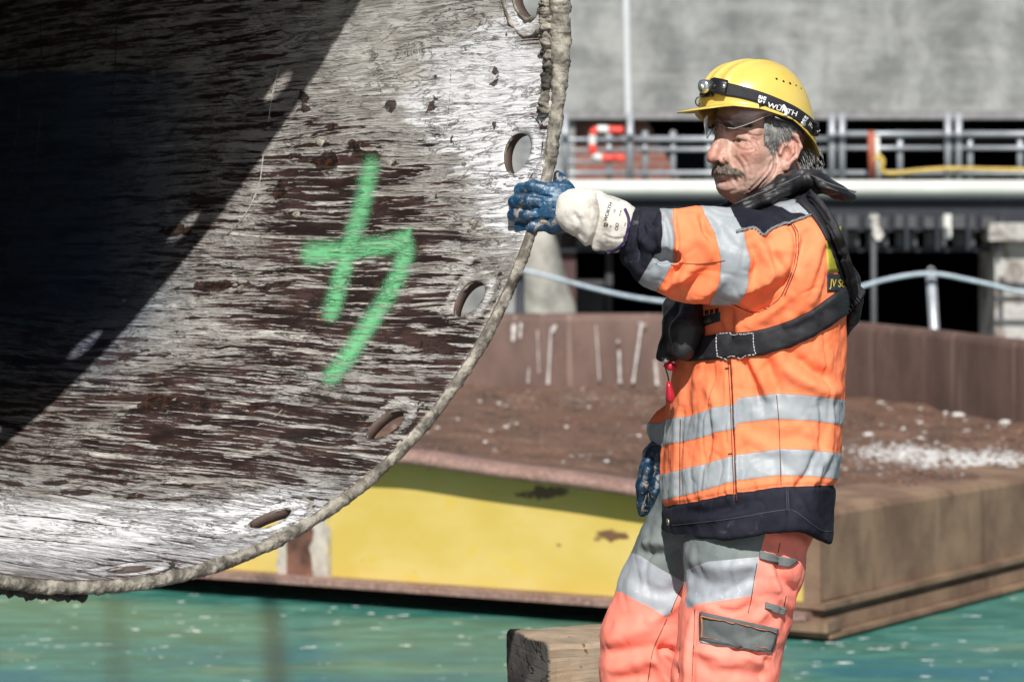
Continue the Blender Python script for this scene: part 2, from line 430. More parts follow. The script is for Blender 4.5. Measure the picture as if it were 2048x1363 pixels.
casing = thing('steel_casing', (float(CC[0]), float(CC[1]), float(CC[2]-RR)), 'large round steel casing pipe, scraped white and brown inside, with green sprayed strokes', 'steel pipe')
# holes: fitted to the photograph
HS = .0955; HT0 = R(4.4); HDT = R(18); NH = 20; HR = .0425
holes_th = [HT0-HDT*k for k in range(-10, 10)]
# wall as sheet with real holes: grid near the holes is bent round each hole
LEN = 4.6
ths = []
PERI = 24                                # divisions per hole pitch
NTH = 2*math.pi/HDT
th_edges = []
for k in range(len(holes_th)):
    th_edges += [holes_th[k]+HDT/2-HDT*j/PERI for j in range(PERI)]
# close the last gap
th_last = holes_th[-1]-HDT/2; th_first = holes_th[0]+HDT/2
gap = (th_last)-(th_first-2*math.pi); ng = max(1, round(gap/(HDT/PERI)))
if gap > .01: th_edges += [th_last-gap*j/ng for j in range(ng)]
th_edges = np.array(th_edges)
ss_ = list(np.linspace(.0, HS*2, 25))+list(HS*2+.0135*np.arange(1, 140))+list(np.linspace(HS*2+.0135*142, LEN, 8))
ss_ = np.array(ss_)
T, S_ = np.meshgrid(th_edges, ss_, indexing='ij')
T = T.copy(); S_ = S_.copy(); keepF = []
inner_i = {}
isin = np.zeros(T.shape, bool)
HSQ = 6                                 # half size (in grid steps) of the square that becomes the hole
rim_lists = []
for k, th0 in enumerate(holes_th):
    ic = k*PERI+PERI//2; jc = 12
    for i in range(k*PERI+1, (k+1)*PERI):
        for j in range(1, 24):
            a_ = (i-ic)/(PERI/2); b_ = (j-jc)/12
            q = max(abs(a_), abs(b_)); q0 = HSQ/12
            if q < q0-1e-6: isin[i, j] = True; continue
            f = (q-q0)/(1-q0)
            dx = -a_*HDT/2*RR; dy = b_*HS; l = math.hypot(dx, dy)
            ux, uy = dx/l, dy/l
            # circle radius blending outwards to the square
            sq = math.hypot(dx, dy); rad = HR*(1+.04*math.sin(3*math.atan2(uy, ux)+k))
            l0 = sq*q0/q if q > 0 else 0
            nl = rad+(sq-l0)/(max(sq/q-l0, 1e-9))*(sq/q-rad)
            T[i, j] = th0+(-(-ux))*0+ux*nl/RR; S_[i, j] = HS+uy*nl
nT, nS = T.shape
def vi(i, j, lay): return lay*nT*nS+(i % nT)*nS+j
V1 = cyl(T, S_); dent = .004*fbm(np.stack([T*3, S_*3, T*0], -1), 3, 5)
V1 = cyl(T, S_, RR+dent); V2 = cyl(T, S_, RR+WT+dent)
F = []; MI = []
cell_ok = np.ones((nT, nS-1), bool)
for i in range(nT):
    i2 = (i+1) % nT
    for j in range(nS-1):
        if isin[i, j] or isin[i2, j] or isin[i, j+1] or isin[i2, j+1]: cell_ok[i, j] = False; continue
        F.append((vi(i, j, 0), vi(i2, j, 0), vi(i2, j+1, 0), vi(i, j+1, 0))); MI.append(0)
        F.append((vi(i, j+1, 1), vi(i2, j+1, 1), vi(i2, j, 1), vi(i, j, 1))); MI.append(1)
# reveals of the holes, front and back edges
for i in range(nT):
    i2 = (i+1) % nT
    for j in range(nS-1):
        if cell_ok[i, j]: continue
        if j > 0 and cell_ok[i, j-1]: F.append((vi(i, j, 0), vi(i2, j, 0), vi(i2, j, 1), vi(i, j, 1))); MI.append(1)
        if j < nS-2 and cell_ok[i, j+1]: F.append((vi(i2, j+1, 0), vi(i, j+1, 0), vi(i, j+1, 1), vi(i2, j+1, 1))); MI.append(1)
        if cell_ok[i-1, j]: F.append((vi(i, j+1, 0), vi(i, j, 0), vi(i, j, 1), vi(i, j+1, 1))); MI.append(1)
        if cell_ok[i2, j]: F.append((vi(i2, j, 0), vi(i2, j+1, 0), vi(i2, j+1, 1), vi(i2, j, 1))); MI.append(1)
    F.append((vi(i2, 0, 0), vi(i, 0, 0), vi(i, 0, 1), vi(i2, 0, 1))); MI.append(1)
    F.append((vi(i, nS-1, 0), vi(i2, nS-1, 0), vi(i2, nS-1, 1), vi(i, nS-1, 1))); MI.append(1)
VV = np.concatenate([V1.reshape(-1, 3), V2.reshape(-1, 3)])
Tf = np.where(T > 1.9, T, T)            # arc coordinate; its seam lies out of sight
arc = (T*RR).ravel(); sv = S_.ravel()
# surface conditions, read off the photograph: (x, y, rx, ry, value)
px_, py_ = PX(V1.reshape(-1, 3)); vis = (T.ravel() < .7) & (T.ravel() > -2.2)
def blobs(L, base):
    r = np.full(px_.shape, base)
    for x, y, rx, ry, v in L: r += v*np.exp(-((px_-x)/rx)**2-((py_-y)/ry)**2)
    return r
cov = blobs([(1010, 150, 130, 230, .5), (1030, 420, 90, 170, .40), (800, 110, 190, 140, .38), (700, 90, 120, 120, .15), (860, 300, 90, 110, .12), (700, 430, 230, 120, -.18), (560, 640, 200, 80, -.05),
             (430, 810, 260, 45, -.22), (700, 860, 160, 60, -.18), (640, 600, 120, 60, -.12), (300, 1060, 420, 60, .36), (30, 1060, 200, 90, .35), (560, 1010, 130, 40, .3),
             (860, 640, 90, 80, -.14), (330, 640, 110, 70, .22), (640, 790, 200, 30, .22), (300, 900, 330, 45, -.14), (1000, 620, 60, 60, .1), (100, 880, 120, 50, .1), (500, 480, 60, 90, .15), (250, 300, 320, 260, .12)], .52)
wh = blobs([(1010, 200, 110, 200, .75), (1030, 400, 80, 120, .55), (870, 170, 90, 110, .35), (870, 260, 60, 60, .25), (300, 1070, 450, 75, .8), (20, 1080, 200, 110, .4), (560, 1010, 120, 40, .4), (850, 900, 90, 40, .2), (700, 960, 120, 50, .15)], .12)
rust = np.zeros(px_.shape)
for x, y, rx, ry in ((605, 195, 10, 16), (610, 218, 15, 8), (580, 314, 19, 8), (648, 325, 19, 20), (708, 289, 18, 8), (745, 312, 15, 8), (728, 304, 24, 5), (782, 210, 12, 17), (868, 212, 12, 9), (865, 197, 9, 9), (870, 150, 7, 8), (875, 170, 7, 9),
                     (988, 145, 9, 13), (972, 326, 8, 6), (825, 355, 16, 6), (795, 328, 9, 6), (562, 376, 14, 26), (590, 425, 20, 5), (440, 567, 42, 8), (360, 572, 12, 4), (530, 580, 8, 4), (660, 566, 15, 5), (758, 568, 26, 7), (752, 590, 9, 5), (560, 566, 20, 5),
                     (350, 462, 40, 14), (430, 577, 24, 7), (905, 280, 5, 16), (873, 395, 4, 12), (985, 165, 9, 6), (1080, 110, 8, 6), (1012, 70, 7, 9), (250, 715, 14, 6), (290, 700, 12, 4), (330, 800, 26, 7), (420, 815, 24, 6), (300, 810, 20, 6), (520, 815, 30, 7),
                     (205, 945, 26, 6), (110, 965, 22, 6), (160, 985, 24, 6), (260, 990, 30, 6), (620, 690, 10, 6), (480, 745, 8, 5), (840, 690, 10, 5), (700, 720, 9, 6), (95, 915, 12, 6), (990, 250, 6, 8), (1000, 385, 10, 3), (958, 402, 5, 5), (660, 250, 14, 5), (840, 225, 20, 4), (765, 575, 5, 16)):
    rust = np.maximum(rust, .42*np.exp(-(((px_-x)/(rx*1.35))**2+((py_-y)/ry)**2)**1.0*.75))
rust += .10+blobs([(560, 578, 200, 16, .12), (350, 800, 220, 22, .12), (700, 310, 120, 20, .10), (150, 975, 140, 16, .1)], 0.0)
hd = np.full(px_.shape, 9.0)
for h_ in holes_th: hd = np.minimum(hd, np.hypot((T.ravel()-h_)*RR, S_.ravel()-HS))
cov += .30*np.exp(-((hd-.060)/.014)**2); wh += .20*np.exp(-((hd-.058)/.018)**2); cov -= .35*np.exp(-((hd-.084)/.006)**2)
g = np.minimum(segd(px_, py_, [(742, 330), (722, 420), (690, 520), (672, 590), (662, 624)])/16.0,
    np.minimum(segd(px_, py_, [(625, 507), (690, 500), (760, 492), (808, 484)])/np.interp(px_, [610, 700, 810], [21, 18, 16.5]),
               segd(px_, py_, [(806, 478), (812, 500), (800, 545), (770, 600), (725, 665), (690, 720), (662, 752)])/16.0))
g = np.minimum(g, segd(px_, py_, [(812, 480), (820, 458)])/5.0)
spray = np.where(vis, g-1, 5.0)
blue = np.where(vis, np.clip((430-px_)/260, 0, 1)*np.clip((py_-141)/5, 0, 1)*np.clip((800-py_)/200, 0, 1)*np.clip((sv-1.0)/.4, 0, 1), 0); deep_shade = np.where(vis, np.clip((560-px_)/420, 0, 1)*np.clip((sv-.9)/.5, 0, 1), 0)  # second mask: painted shade growing with depth
cy2 = np.stack([arc, sv, arc*0], 1)
Z = np.zeros(len(arc))
mk('casing_wall', VV, F, [M_CAS, M_RUSTD], casing, True, MI, {'cyl': np.concatenate([cy2, cy2]), 'cov': np.concatenate([cov, cov]), 'white': np.concatenate([wh, wh]), 'rust': np.concatenate([rust, rust]), 'spray': np.concatenate([spray, Z+5]), 'blue': np.concatenate([blue, Z]), 'deep_shade': np.concatenate([deep_shade, Z])})
# crusted rim bead
def rim_tube(name, th0, th1, nn, m_, base_r, rad, s0, mat, amp, seed, closed=False, radf=None):
    th = np.linspace(th0, th1, nn); ph = np.linspace(0, 2*math.pi, m_, endpoint=False)
    TH, PH = np.meshgrid(th, ph, indexing='ij')
    rf = radf(TH) if radf is not None else 1.0
    Rr = rad*rf
    P0 = cyl(TH, s0+0*TH, base_r)
    er = np.cos(TH)[..., None]*UU+np.sin(TH)[..., None]*WWv
    D = np.cos(PH)[..., None]*er+np.sin(PH)[..., None]*(-AX)
    Q = P0+D*rad; nz = .45*fbm(Q*22+seed, 3, seed)+.8*fbm(Q*120, 3, seed+9)
    P = P0+D*(Rr*(1+amp*nz))[..., None]
    F = gridF(nn, m_, True)
    if not closed: F += [tuple(range(m_-1, -1, -1)), tuple((nn-1)*m_+q for q in range(m_))]
    return mk(name, P.reshape(-1, 3), F, mat, casing, True)
def radf(TH):
    return 1+.22*np.clip((TH+.35)/.2, 0, 1)+.55*np.clip((TH+.12)/.14, 0, 1)
rim_tube('rim_crust', -math.pi, math.pi, 3600, 18, RR+.0110, .0122, .003, M_MUD, .20, 3, radf=radf)
rim_tube('rim_crust', -.16, .42, 420, 12, RR-.003, .012, .026, M_MUD, .8, 23)
rim_tube('rim_scale', -2.35, -1.62, 900, 12, RR+.022, .013, .03, M_MUDD, .5, 11)
# raised collars and dribbles round the bolt holes
for k, th0 in enumerate(holes_th):
    if not -2.2 < th0 < .7: continue
    n_ = 90; m_ = 8; al = np.linspace(0, 2*math.pi, n_, endpoint=False)
    for rad, tr, am, mt, nm in ((HR+.003, .0026, .6, M_MUD, 'hole_lip'), (HR+.036, .0030, 1.0, M_MUDD if k % 2 else M_MUD, 'weld_ring')):
        V = []
        for i, al_ in enumerate(al):
            rr_ = rad*(1+.06*vnoise(np.array([[math.cos(al_)*1.5, math.sin(al_)*1.5, k*3.1]]), 4)[0])
            tt = tr*(1+am*vnoise(np.array([[math.cos(al_)*5, math.sin(al_)*5, k*2.3+rad*40]]), 6)[0])
            for q in range(m_):
                b = 2*math.pi*q/m_; r2 = rr_+tt*1.3*math.cos(b)
                V.append(cyl(th0+math.cos(al_)*r2/RR, HS+math.sin(al_)*r2, RR+.0015-tt*.9*math.sin(b)))
        F = gridF(n_, m_, True)+[((n_-1)*m_+q, (n_-1)*m_+(q+1) % m_, (q+1) % m_, q) for q in range(m_)]
        mk(nm, np.array(V), F, mt, casing, True)
# hoop scratches in the paint (thin raised and gouged lines parallel to the rim)
M_PALE = plain('pale_scratch', (.40, .38, .35)); M_GOU = plain('dark_gouge', (.03, .026, .024))
def wallpath(pts, rad, name, mat, n=40, lift=.0006):
    P = cr(pts, n); L = []
    for x, y in P:
        t_, s_, _ = cylhit(x, y); L.append(cyl(t_, s_, RR-lift))
    b = MB(); b.tube(L, [rad*(.35+random.random()) for _ in L], 5); b.build(name, [mat], casing, True)
for pts in ([(905, 60), (900, 170), (893, 280), (876, 390), (850, 480)], [(527, 310), (518, 370), (490, 430), (447, 475)], [(560, 130), (545, 190), (538, 240)],
            [(640, 270), (610, 280), (575, 300)], [(490, 860), (540, 840), (600, 790)], [(640, 700), (690, 650), (720, 610)], ):
    wallpath(pts, .0013, 'paint_scratch', M_PALE)
for pts in ([(903, 130), (901, 190), (897, 230)], [(845, 480), (838, 520), (825, 560)], [(520, 945), (460, 1000), (400, 1035)], [(560, 880), (520, 950)], [(80, 30), (84, 170), (70, 330), (50, 420), (5, 510)],
            [(38, 110), (36, 230), (20, 330), (0, 400)], [(233, 60), (228, 200), (222, 300)], [(0, 1072), (120, 1084), (260, 1098), (420, 1118)], [(10, 1027), (130, 1038), (300, 1062)],
            [(674, 560), (668, 590), (660, 622)], [(640, 320), (700, 300), (740, 305)]):
    wallpath(pts, .0013, 'gouge', M_GOU)
def lump(x, y, r, el=1.8):
    t_, s_, _ = cylhit(x, y); V = []; n_ = 9; m_ = 5
    for i in range(m_):
        e = i/(m_-1)*math.pi/2
        for j in range(n_):
            b = 2*math.pi*j/n_; rr_ = r*math.cos(e)*(1+.25*random.uniform(-1, 1))
            V.append(cyl(t_+math.sin(b)*rr_/RR, s_+math.cos(b)*rr_*el, RR-r*.5*math.sin(e)))
    b = MB(); b.add(V, gridF(m_, n_, True)); b.build('grout_lump', [M_MUD], casing, True)
for x, y in ((850, 285), (838, 322), (780, 326), (766, 305), (480, 577), (470, 570), (545, 578), (640, 285), (592, 430), (600, 690), (415, 790), (395, 830), (350, 800), (250, 600), (930, 330), (975, 330), (700, 310), (950, 455), (930, 450), (960, 448), (940, 462), (945, 445)):
    lump(x, y, random.uniform(.005, .009))
# unseen plate added at the far end to keep the bore dark
n_ = 96; th = np.linspace(0, 2*math.pi, n_, endpoint=False)
P = np.vstack([cyl(th, LEN-.03+0*th, RR-.001), cyl(th, LEN-.01+0*th, RR-.001)])
mk('light_block_plate', P, [tuple(range(n_-1, -1, -1)), tuple(range(n_, 2*n_))]+[(i, (i+1) % n_, n_+(i+1) % n_, n_+i) for i in range(n_)], M_RUSTD, casing, False)
mm = plain('wire_rope', (.09, .09, .09), .5, .6)
for x0, x1, r in ((538, 556, .032), (225, 235, .016)):  # unseen cables added overhead to cast shadow bands on the deck
    pts = []
    for x, y in ((x0, 1192), ((x0+x1)/2, 1260), (x1, 1400), (x1+4, 1500)):
        Yg = FP*(HC+.4)/(y-400); pts.append(W(x, y, Yg)-np.array(LIGHT)*7.5/abs(LIGHT.z)*1.15)
    b = MB(); b.tube(pts, r, 8)
    tag(b.build('shadow_cable', [mm], origin=tuple(pts[0])), 'unseen overhead cable added for its shadow on the deck, %s of the two' % ('thick one' if r > .02 else 'thin one'), 'cable')

# ================================================================== PONTOON
def m_rust(name, a0, a1, a2, flecks=0.0, sc_=3.0, grit=.5, rough=.85, dirt=.0):
    a = Mat(name); o = a.obj(); n1 = a.noise(o, sc_, 7, .66, .3); n2 = a.noise(o, sc_*14, 5, .7); n3 = a.noise(o, sc_*.5, 3, .6)
    c = a.mix(a.ss(n1, .3, .7), a0, a1); c = a.mix(a.M('MULTIPLY', a.ss(n3, .5, .66), .7), c, a2)
    c = a.mix(a.ss(n2, .5, .72), c, tuple(min(1, x*1.7) for x in a1))
    c = a.mix(a.M('MULTIPLY', a.ss(n2, .46, .34), .6), c, tuple(x*.4 for x in a0))
    if flecks:
        v = a.noise(o, sc_*9, 2, .5); fl = a.attr('salt')
        c = a.mix(a.ss(a.M('ADD', v, a.M('MULTIPLY', fl, .34)), .745, .77), c, (.72, .70, .67))
    return a.set(c, rough, 0.0, a.bump(a.M('ADD', n2, a.M('MULTIPLY', n1, .6)), grit, .02))
M_TRAY = m_rust('rusty_tray_floor', (.058, .031, .022), (.225, .125, .08), (.135, .062, .035), 1.0, 3.2, .9)
def m_wallrust():
    a = Mat('rust_painted_bulwark'); o = a.obj(); n1 = a.noise(a.mul(o, (1.5, 1.5, .7)), 3, 6, .6); dr = a.noise(a.mul(o, (16, 16, .8)), 1.0, 3, .5)
    c = a.mix(a.ss(n1, .3, .7), (.09, .052, .041), (.145, .088, .070)); z = a.sep(o)[2]
    c = a.mix(a.M('MULTIPLY', a.ss(dr, .58, .72), .35), c, (.36, .27, .23))
    n4 = a.noise(o, 26, 3); c = a.mix(a.M('MULTIPLY', a.ss(n4, .66, .72), .7), c, (.30, .13, .06))
    return a.set(c, .7, 0, a.bump(a.noise(o, 50, 4), .3, .01))
M_BUL = m_wallrust()
def m_yellow():
    a = Mat('faded_yellow_paint'); o = a.obj(); n1 = a.noise(a.mul(o, (1, 1, 1.8)), 2.2, 5, .55); n2 = a.noise(a.mul(o, (1, 1, 1.6)), 11, 5, .62, .5)
    c = a.mix(a.ss(n1, .35, .68), (.55, .405, .09), (.60, .465, .15)); y = a.ss(a.noise(o, 6, 3), .55, .7)
    c = a.mix(a.M('MULTIPLY', y, .45), c, (.60, .42, .04))
    ru = a.attr('rust'); m = a.ss(a.M('ADD', n2, ru), .70, .76)
    c = a.mix(m, c, (.085, .042, .028)); hz = a.ss(a.M('ADD', n2, ru), .64, .72)
    c = a.mix(a.M('MULTIPLY', hz, .4), c, (.25, .13, .05))
    return a.set(c, .5, 0, a.bump(a.M('ADD', n1, a.M('MULTIPLY', m, -.3)), .15, .01))
M_YEL = m_yellow()
def m_sider():
    a = Mat('rusty_side_plate'); o = a.obj(); st = a.noise(a.mul(o, (7, 7, 1.1)), 1.0, 5, .6, .4); n1 = a.noise(o, 3, 5, .6); n2 = a.noise(o, 50, 4, .7)
    c = a.mix(a.ss(n1, .3, .7), (.14, .082, .053), (.27, .175, .11)); c = a.mix(a.M('MULTIPLY', a.ss(st, .55, .7), .6), c, (.09, .045, .03))
    c = a.mix(a.M('MULTIPLY', a.ss(st, .45, .3), .45), c, (.30, .21, .14)); c = a.mix(a.M('MULTIPLY', a.ss(n2, .6, .7), .4), c, (.36, .17, .07))
    return a.set(c, .75, 0, a.bump(n2, .35, .01))
M_SIDE = m_sider()
M_FLG = m_rust('rust_flange', (.20, .12, .10), (.30, .19, .155), (.16, .08, .055), 0, 5, .3, .65)
M_DARK = plain('gap_shade_black', (.012, .011, .010), .8)
M_WHITEP = plain('white_paint_splash', (.52, .50, .48), .6)
CAM_SCALE = 1.2667; ZD = -.40            # factor that scales the pontoon about the camera, deck level
B0 = np.array([1.03, 10.25])
pont = thing('steel_pontoon', (1.305, 12.98, ZD), 'rusty steel pontoon with a faded yellow side and a raised rust-brown back wall', 'pontoon')
dl = np.array([-.880, .475]); dr = np.array([.552, .834])
nl_ = np.array([-.475, -.880]); nr_ = np.array([.834, -.552])
def ztop_l(s):       # top height along the yellow side
    return np.interp(s, [0, .7, 1.35, 1.55, 5], [.455, .500, .553, .568, .568])
# yellow plate: grid with rust attribute
n_, m_ = 160, 24; Sx = np.linspace(0.035, 4.6, n_); V = []; ru = []
for s in Sx:
    for j in range(m_):
        v = j/(m_-1); z = .10+(ztop_l(s)-.03-.10)*v; p = B0+dl*s
        V.append((p[0]*CAM_SCALE, p[1]*CAM_SCALE, z*CAM_SCALE+ZD))
V = np.array(V); x_, y_ = PX(V); ru = np.zeros(len(V))-.06
for X, Y, rx, ry, v in [(1095, 978, 55, 12, .45), (1060, 990, 60, 8, .35), (920, 938, 70, 7, .35), (1212, 1068, 35, 13, .36), (1245, 1075, 40, 8, .3), (600, 1105, 26, 32, .9), (830, 1015, 25, 8, .3), (1115, 1090, 12, 8, .4), (1310, 1045, 30, 9, .35), (1400, 1020, 30, 10, .3), (950, 1110, 20, 14, .2), (1300, 1125, 20, 12, .3), (1610, 1130, 25, 40, .3), (720, 1110, 12, 14, .25)]:
    ru += v*np.exp(-((x_-X)/rx)**2-((y_-Y)/ry)**2)
F = gridF(n_, m_); k = len(V); back = V+np.array([-nl_[0], -nl_[1], 0])*.02
F2 = F+[tuple(q+k for q in f[::-1]) for f in F]+[(i*m_, i*m_+k, (i+1)*m_+k, (i+1)*m_) for i in range(n_-1)]
mk('yellow_side', np.vstack([V, back]), F2, M_YEL, pont, False, None, {'rust': np.r_[ru, ru]})
for nm, s0, s1, o, mt in (('primer_patch', 1.95, 2.17, .0015, plain('grey_primer', (.42, .38, .33), .7, 0, .3, 8)), ('rust_patch', 2.02, 2.125, .003, plain('dark_rust_patch', (.13, .06, .04), .85, 0, .6, 9)), ('weld_seam', 1.935, 1.95, .004, plain('weld_bead', (.38, .33, .22), .7))):
    P = []; n_ = 26
    for i in range(n_):
        z = .098+(.33)*i/(n_-1)
        for s in (s0+.012*vnoise(np.array([[z*30, s0*9, 0]]))[0], s1+.012*vnoise(np.array([[z*30, s1*9, 4]]))[0]):
            q = (B0+dl*s+nl_*o)*CAM_SCALE; P.append((q[0], q[1], z*CAM_SCALE+ZD))
    P = np.array(P); Pb = P-np.array([nl_[0], nl_[1], 0])*.01; F = gridF(n_, 2); k = len(P)
    mk(nm, np.vstack([P, Pb]), F+[tuple(v+k for v in f[::-1]) for f in F]+[(2*i, 2*i+k, 2*i+2+k, 2*i+2) for i in range(n_-1)]+[(2*i+3, 2*i+3+k, 2*i+1+k, 2*i+1) for i in range(n_-1)], mt, pont, False)
b = MB()
def on_left(s, z, off=0.0): q = (B0+dl*s+nl_*off)*CAM_SCALE; return (q[0], q[1], z*CAM_SCALE+ZD)
# bottom flange + dark gap under it
def bar_along(b, f, s0, s1, o0, o1, z0, z1, mi=0, n=24, zf=None):
    P = []
    for s in np.linspace(s0, s1, n):
        dz = zf(s) if zf else 0
        P += [f(s, z0+dz, o0), f(s, z0+dz, o1), f(s, z1+dz, o1), f(s, z1+dz, o0)]
    F = []
    for i in range(n-1):
        for q in range(4): F.append((i*4+q, i*4+(q+1) % 4, (i+1)*4+(q+1) % 4, (i+1)*4+q))
    F += [(3, 2, 1, 0), tuple((n-1)*4+q for q in range(4))]
    b.add(P, F, mi)
def on_right(s, z, off=0.0): q = (B0+dr*s+nr_*off)*CAM_SCALE; return (q[0], q[1], z*CAM_SCALE+ZD)
b = MB()
bar_along(b, on_left, .0, 4.6, -.02, .075, .072, .098)
b.build('bottom_flange', [M_FLG], pont)
b = MB(); bar_along(b, on_left, .25, 4.6, -.4, -.25, .003, .072); b.build('gap_shade', [M_DARK], pont)  # near-black bar stands for the shade under the hull
# rounded top rim that overhangs the yellow side
pts = [np.array(on_left(s, float(ztop_l(s))-.008, .055)) for s in np.linspace(-.05, 4.6, 60)]
def roll(b, pts, r, n=12, jit=.0, mi=0):
    pts = [p+np.random.RandomState(i).uniform(-jit, jit, 3) for i, p in enumerate(pts)]; b.tube(pts, r, n, mi)
b = MB()
P = []; n_ = 70; prof = [(-.16, .0), (-.02, .016), (.05, .020), (.095, .012), (.112, -.006), (.104, -.026), (.07, -.034), (.0, -.034)]
for s in np.linspace(-.02, 4.6, n_):
    for o, z in prof: P.append(on_left(s, float(ztop_l(s))+z+.002*math.sin(s*9), o))
b.add(P, gridF(n_, len(prof), True))
b.build('top_rim', [M_FLG], pont, True)
# right side plate, its lower flanges and its folded top
b = MB()
P = []; n_ = 50; prof = [(-.30, .452), (-.02, .448), (.025, .438), (.035, .42), (.035, .16), (.035, .135)]
for s in np.linspace(-.012, 3.5, n_):
    for o, z in prof:
        q = on_right(s, z-.010*min(s, 3), o); P.append(q)
k = len(P); P += [(x-nr_[0]*.02, y-nr_[1]*.02, z-.004) for x, y, z in P]
F = gridF(n_, len(prof)); F += [tuple(q+k for q in f[::-1]) for f in F]
b.add(P, F); b.build('side_plate', [M_SIDE], pont, False)
b = MB()
bar_along(b, on_right, -.03, 3.5, -.2, .06, .108, .128); bar_along(b, on_right, -.03, 3.5, -.2, .045, .030, .075); bar_along(b, on_right, -.03, 3.5, -.2, .085, .012, .027)
bar_along(b, on_right, .0, 3.5, -.25, .02, .004, .135)
b.build('lower_flange', [M_SIDE], pont)
b = MB(); bar_along(b, on_left, -.03, .033, -.02, .012, .10, .43, zf=lambda s: 0); bar_along(b, on_left, -.08, .30, -.06, .07, .035, .07)
b.build('corner_plate', [M_SIDE], pont)
# tray floor
front = [on_left(s, float(ztop_l(s))+.0, -.02) for s in np.linspace(4.6, 0.02, 60)]+[on_right(s, .44-.010*min(s, 3), -.02) for s in np.linspace(.02, 3.5, 60)]
bk = cr([(-3.6, 16.2), (-1.2, 16.2), (.0, 16.2), (.95, 16.2), (1.5, 15.75), (2.0, 14.7), (2.35, 13.6), (2.75, 13.25), (2.9, 13.2)], 120)*CAM_SCALE
nu = 220; fr = np.array(front); 
fi = np.linspace(0, 119, nu)
frc = np.stack([np.interp(fi, np.arange(120), fr[:, k]) for k in range(3)], 1); bkc = np.stack([np.interp(fi, np.arange(120), bk[:, k]) for k in range(2)], 1)
mv = 130; V = []
for j in range(mv):
    v = j/(mv-1); q = np.zeros((nu, 3)); q[:, :2] = frc[:, :2]*(1-v)+bkc*v; q[:, 2] = frc[:, 2]*(1-v)+(.50*CAM_SCALE+ZD)*v
    V.append(q)
V = np.array(V); nz = fbm(V*np.array([2.2, 2.2, 0])+3, 5, 8); nf = fbm(V*np.array([14, 14, 0]), 3, 2)
ed = np.clip(np.arange(mv)/10, 0, 1)[:, None]
V[..., 2] += (nz*.022+nf*.008-.01)*ed
x_, y_ = PX(V); salt = .12+.1*vnoise(V*np.array([1.2, 1.2, 0]), 3)
for X, Y, rx, ry, v in [(1960, 922, 170, 22, .95), (1780, 900, 110, 20, .6), (1450, 860, 80, 40, .05), (985, 860, 26, 5, .5), (975, 900, 24, 4, .5), (1160, 912, 22, 6, .6), (1250, 790, 300, 25, .12)]:
    salt = salt+v*np.exp(-((x_-X)/rx)**2-((y_-Y)/ry)**2)
mk('tray_floor', V.reshape(-1, 3), [f[::-1] for f in gridF(mv, nu)], M_TRAY, pont, True, None, {'salt': salt.ravel()})
# rubble scattered on the tray
rng = np.random.RandomState(5); rub = [MB(), MB()]
for _ in range(1500):
    i, j = rng.randint(4, mv-3), rng.randint(20, nu-4); p = V[i, j]; r = rng.uniform(.004, .014)*(2.2 if rng.rand() < .05 else 1); q = []
    for e in (-.5, .45, 1.1):
        for k in range(6):
            f = k*math.pi/3+rng.rand(); w_ = math.cos(e)*r*rng.uniform(.7, 1.3); q.append((p[0]+w_*math.cos(f)*1.4, p[1]+w_*math.sin(f), p[2]+r*math.sin(e)*.8))
    rub[1 if rng.rand() < .16 else 0].add(q, gridF(3, 6, True)+[(12, 13, 14, 15, 16, 17)])
tag(rub[0].build('rust_rubble', [M_TRAY], origin=(1, 15, .2)), 'brown scale and grit lying over the tray of the rusty pontoon', 'rubble', kind='stuff')
tag(rub[1].build('pale_rubble', [M_WHITEP], origin=(1, 15, .2)), 'pale chips of dried grout strewn over the rusty pontoon tray', 'chips', kind='stuff')
# bulwark at the back with rolled top and white drips
n_ = 110; prof = [(.0, .44), (.0, .84), (.012, .872), (.04, .888), (.075, .885), (.10, .86), (.10, .44)]
bk2 = bk.copy(); tg = np.gradient(bk2, axis=0); tg /= np.linalg.norm(tg, axis=1)[:, None]; nb = np.stack([-tg[:, 1], tg[:, 0]], 1)
P = []
for i in range(len(bk2)):
    for o, z in prof: q = bk2[i]+nb[i]*o; P.append((q[0], q[1], (z+(0 if z < .5 else -.03*np.clip((q[0]-1.8)/1.5, 0, 1)))*CAM_SCALE+ZD))
b = MB(); b.add(P, [f[::-1] for f in gridF(len(bk2), len(prof))]); b.build('bulwark', [M_BUL], pont, True)
def drip(px0, y0, px1, y1, w0, w1, blob=1.4):
    Yw = 16.2*CAM_SCALE-.010; q = []
    b = MB()
    for t in np.linspace(0, 1, 12):
        w_ = (w0+(w1-w0)*t)*.5*(1+.25*math.sin(t*13+px0))*(blob if t > .93 else 1)
        for sgn in (-1, 1):
            p = W(px0+(px1-px0)*t+sgn*w_/2, y0+(y1-y0)*t, Yw-.0); q.append(p)
    q += [p+np.array([0, .008, 0]) for p in q]
    F = gridF(12, 2)
    F2 = [tuple(x for x in f) for f in F]+[tuple(x+24 for x in f[::-1]) for f in F]+[(i*2, i*2+2, i*2+26, i*2+24) for i in range(11)]+[(i*2+3, i*2+1, i*2+25, i*2+27) for i in range(11)]
    b.add(q, F2); b.build('paint_drip', [M_WHITEP], pont)
for a_ in ((1028, 648, 1026, 682, 20, 9), (1042, 645, 1040, 676, 8, 7), (1110, 650, 1106, 665, 16, 6), (1102, 655, 1096, 768, 5, 9), (1283, 648, 1266, 765, 10, 7), (1280, 645, 1290, 650, 22, 14), (1192, 650, 1199, 760, 4, 4), (1238, 700, 1240, 765, 6, 9), (1310, 720, 1314, 770, 10, 9), (1075, 660, 1078, 745, 3, 3), (1058, 735, 1056, 765, 4, 5), (1236, 680, 1236, 684, 9, 9), (1380, 690, 1376, 750, 5, 7)):
    drip(*a_)

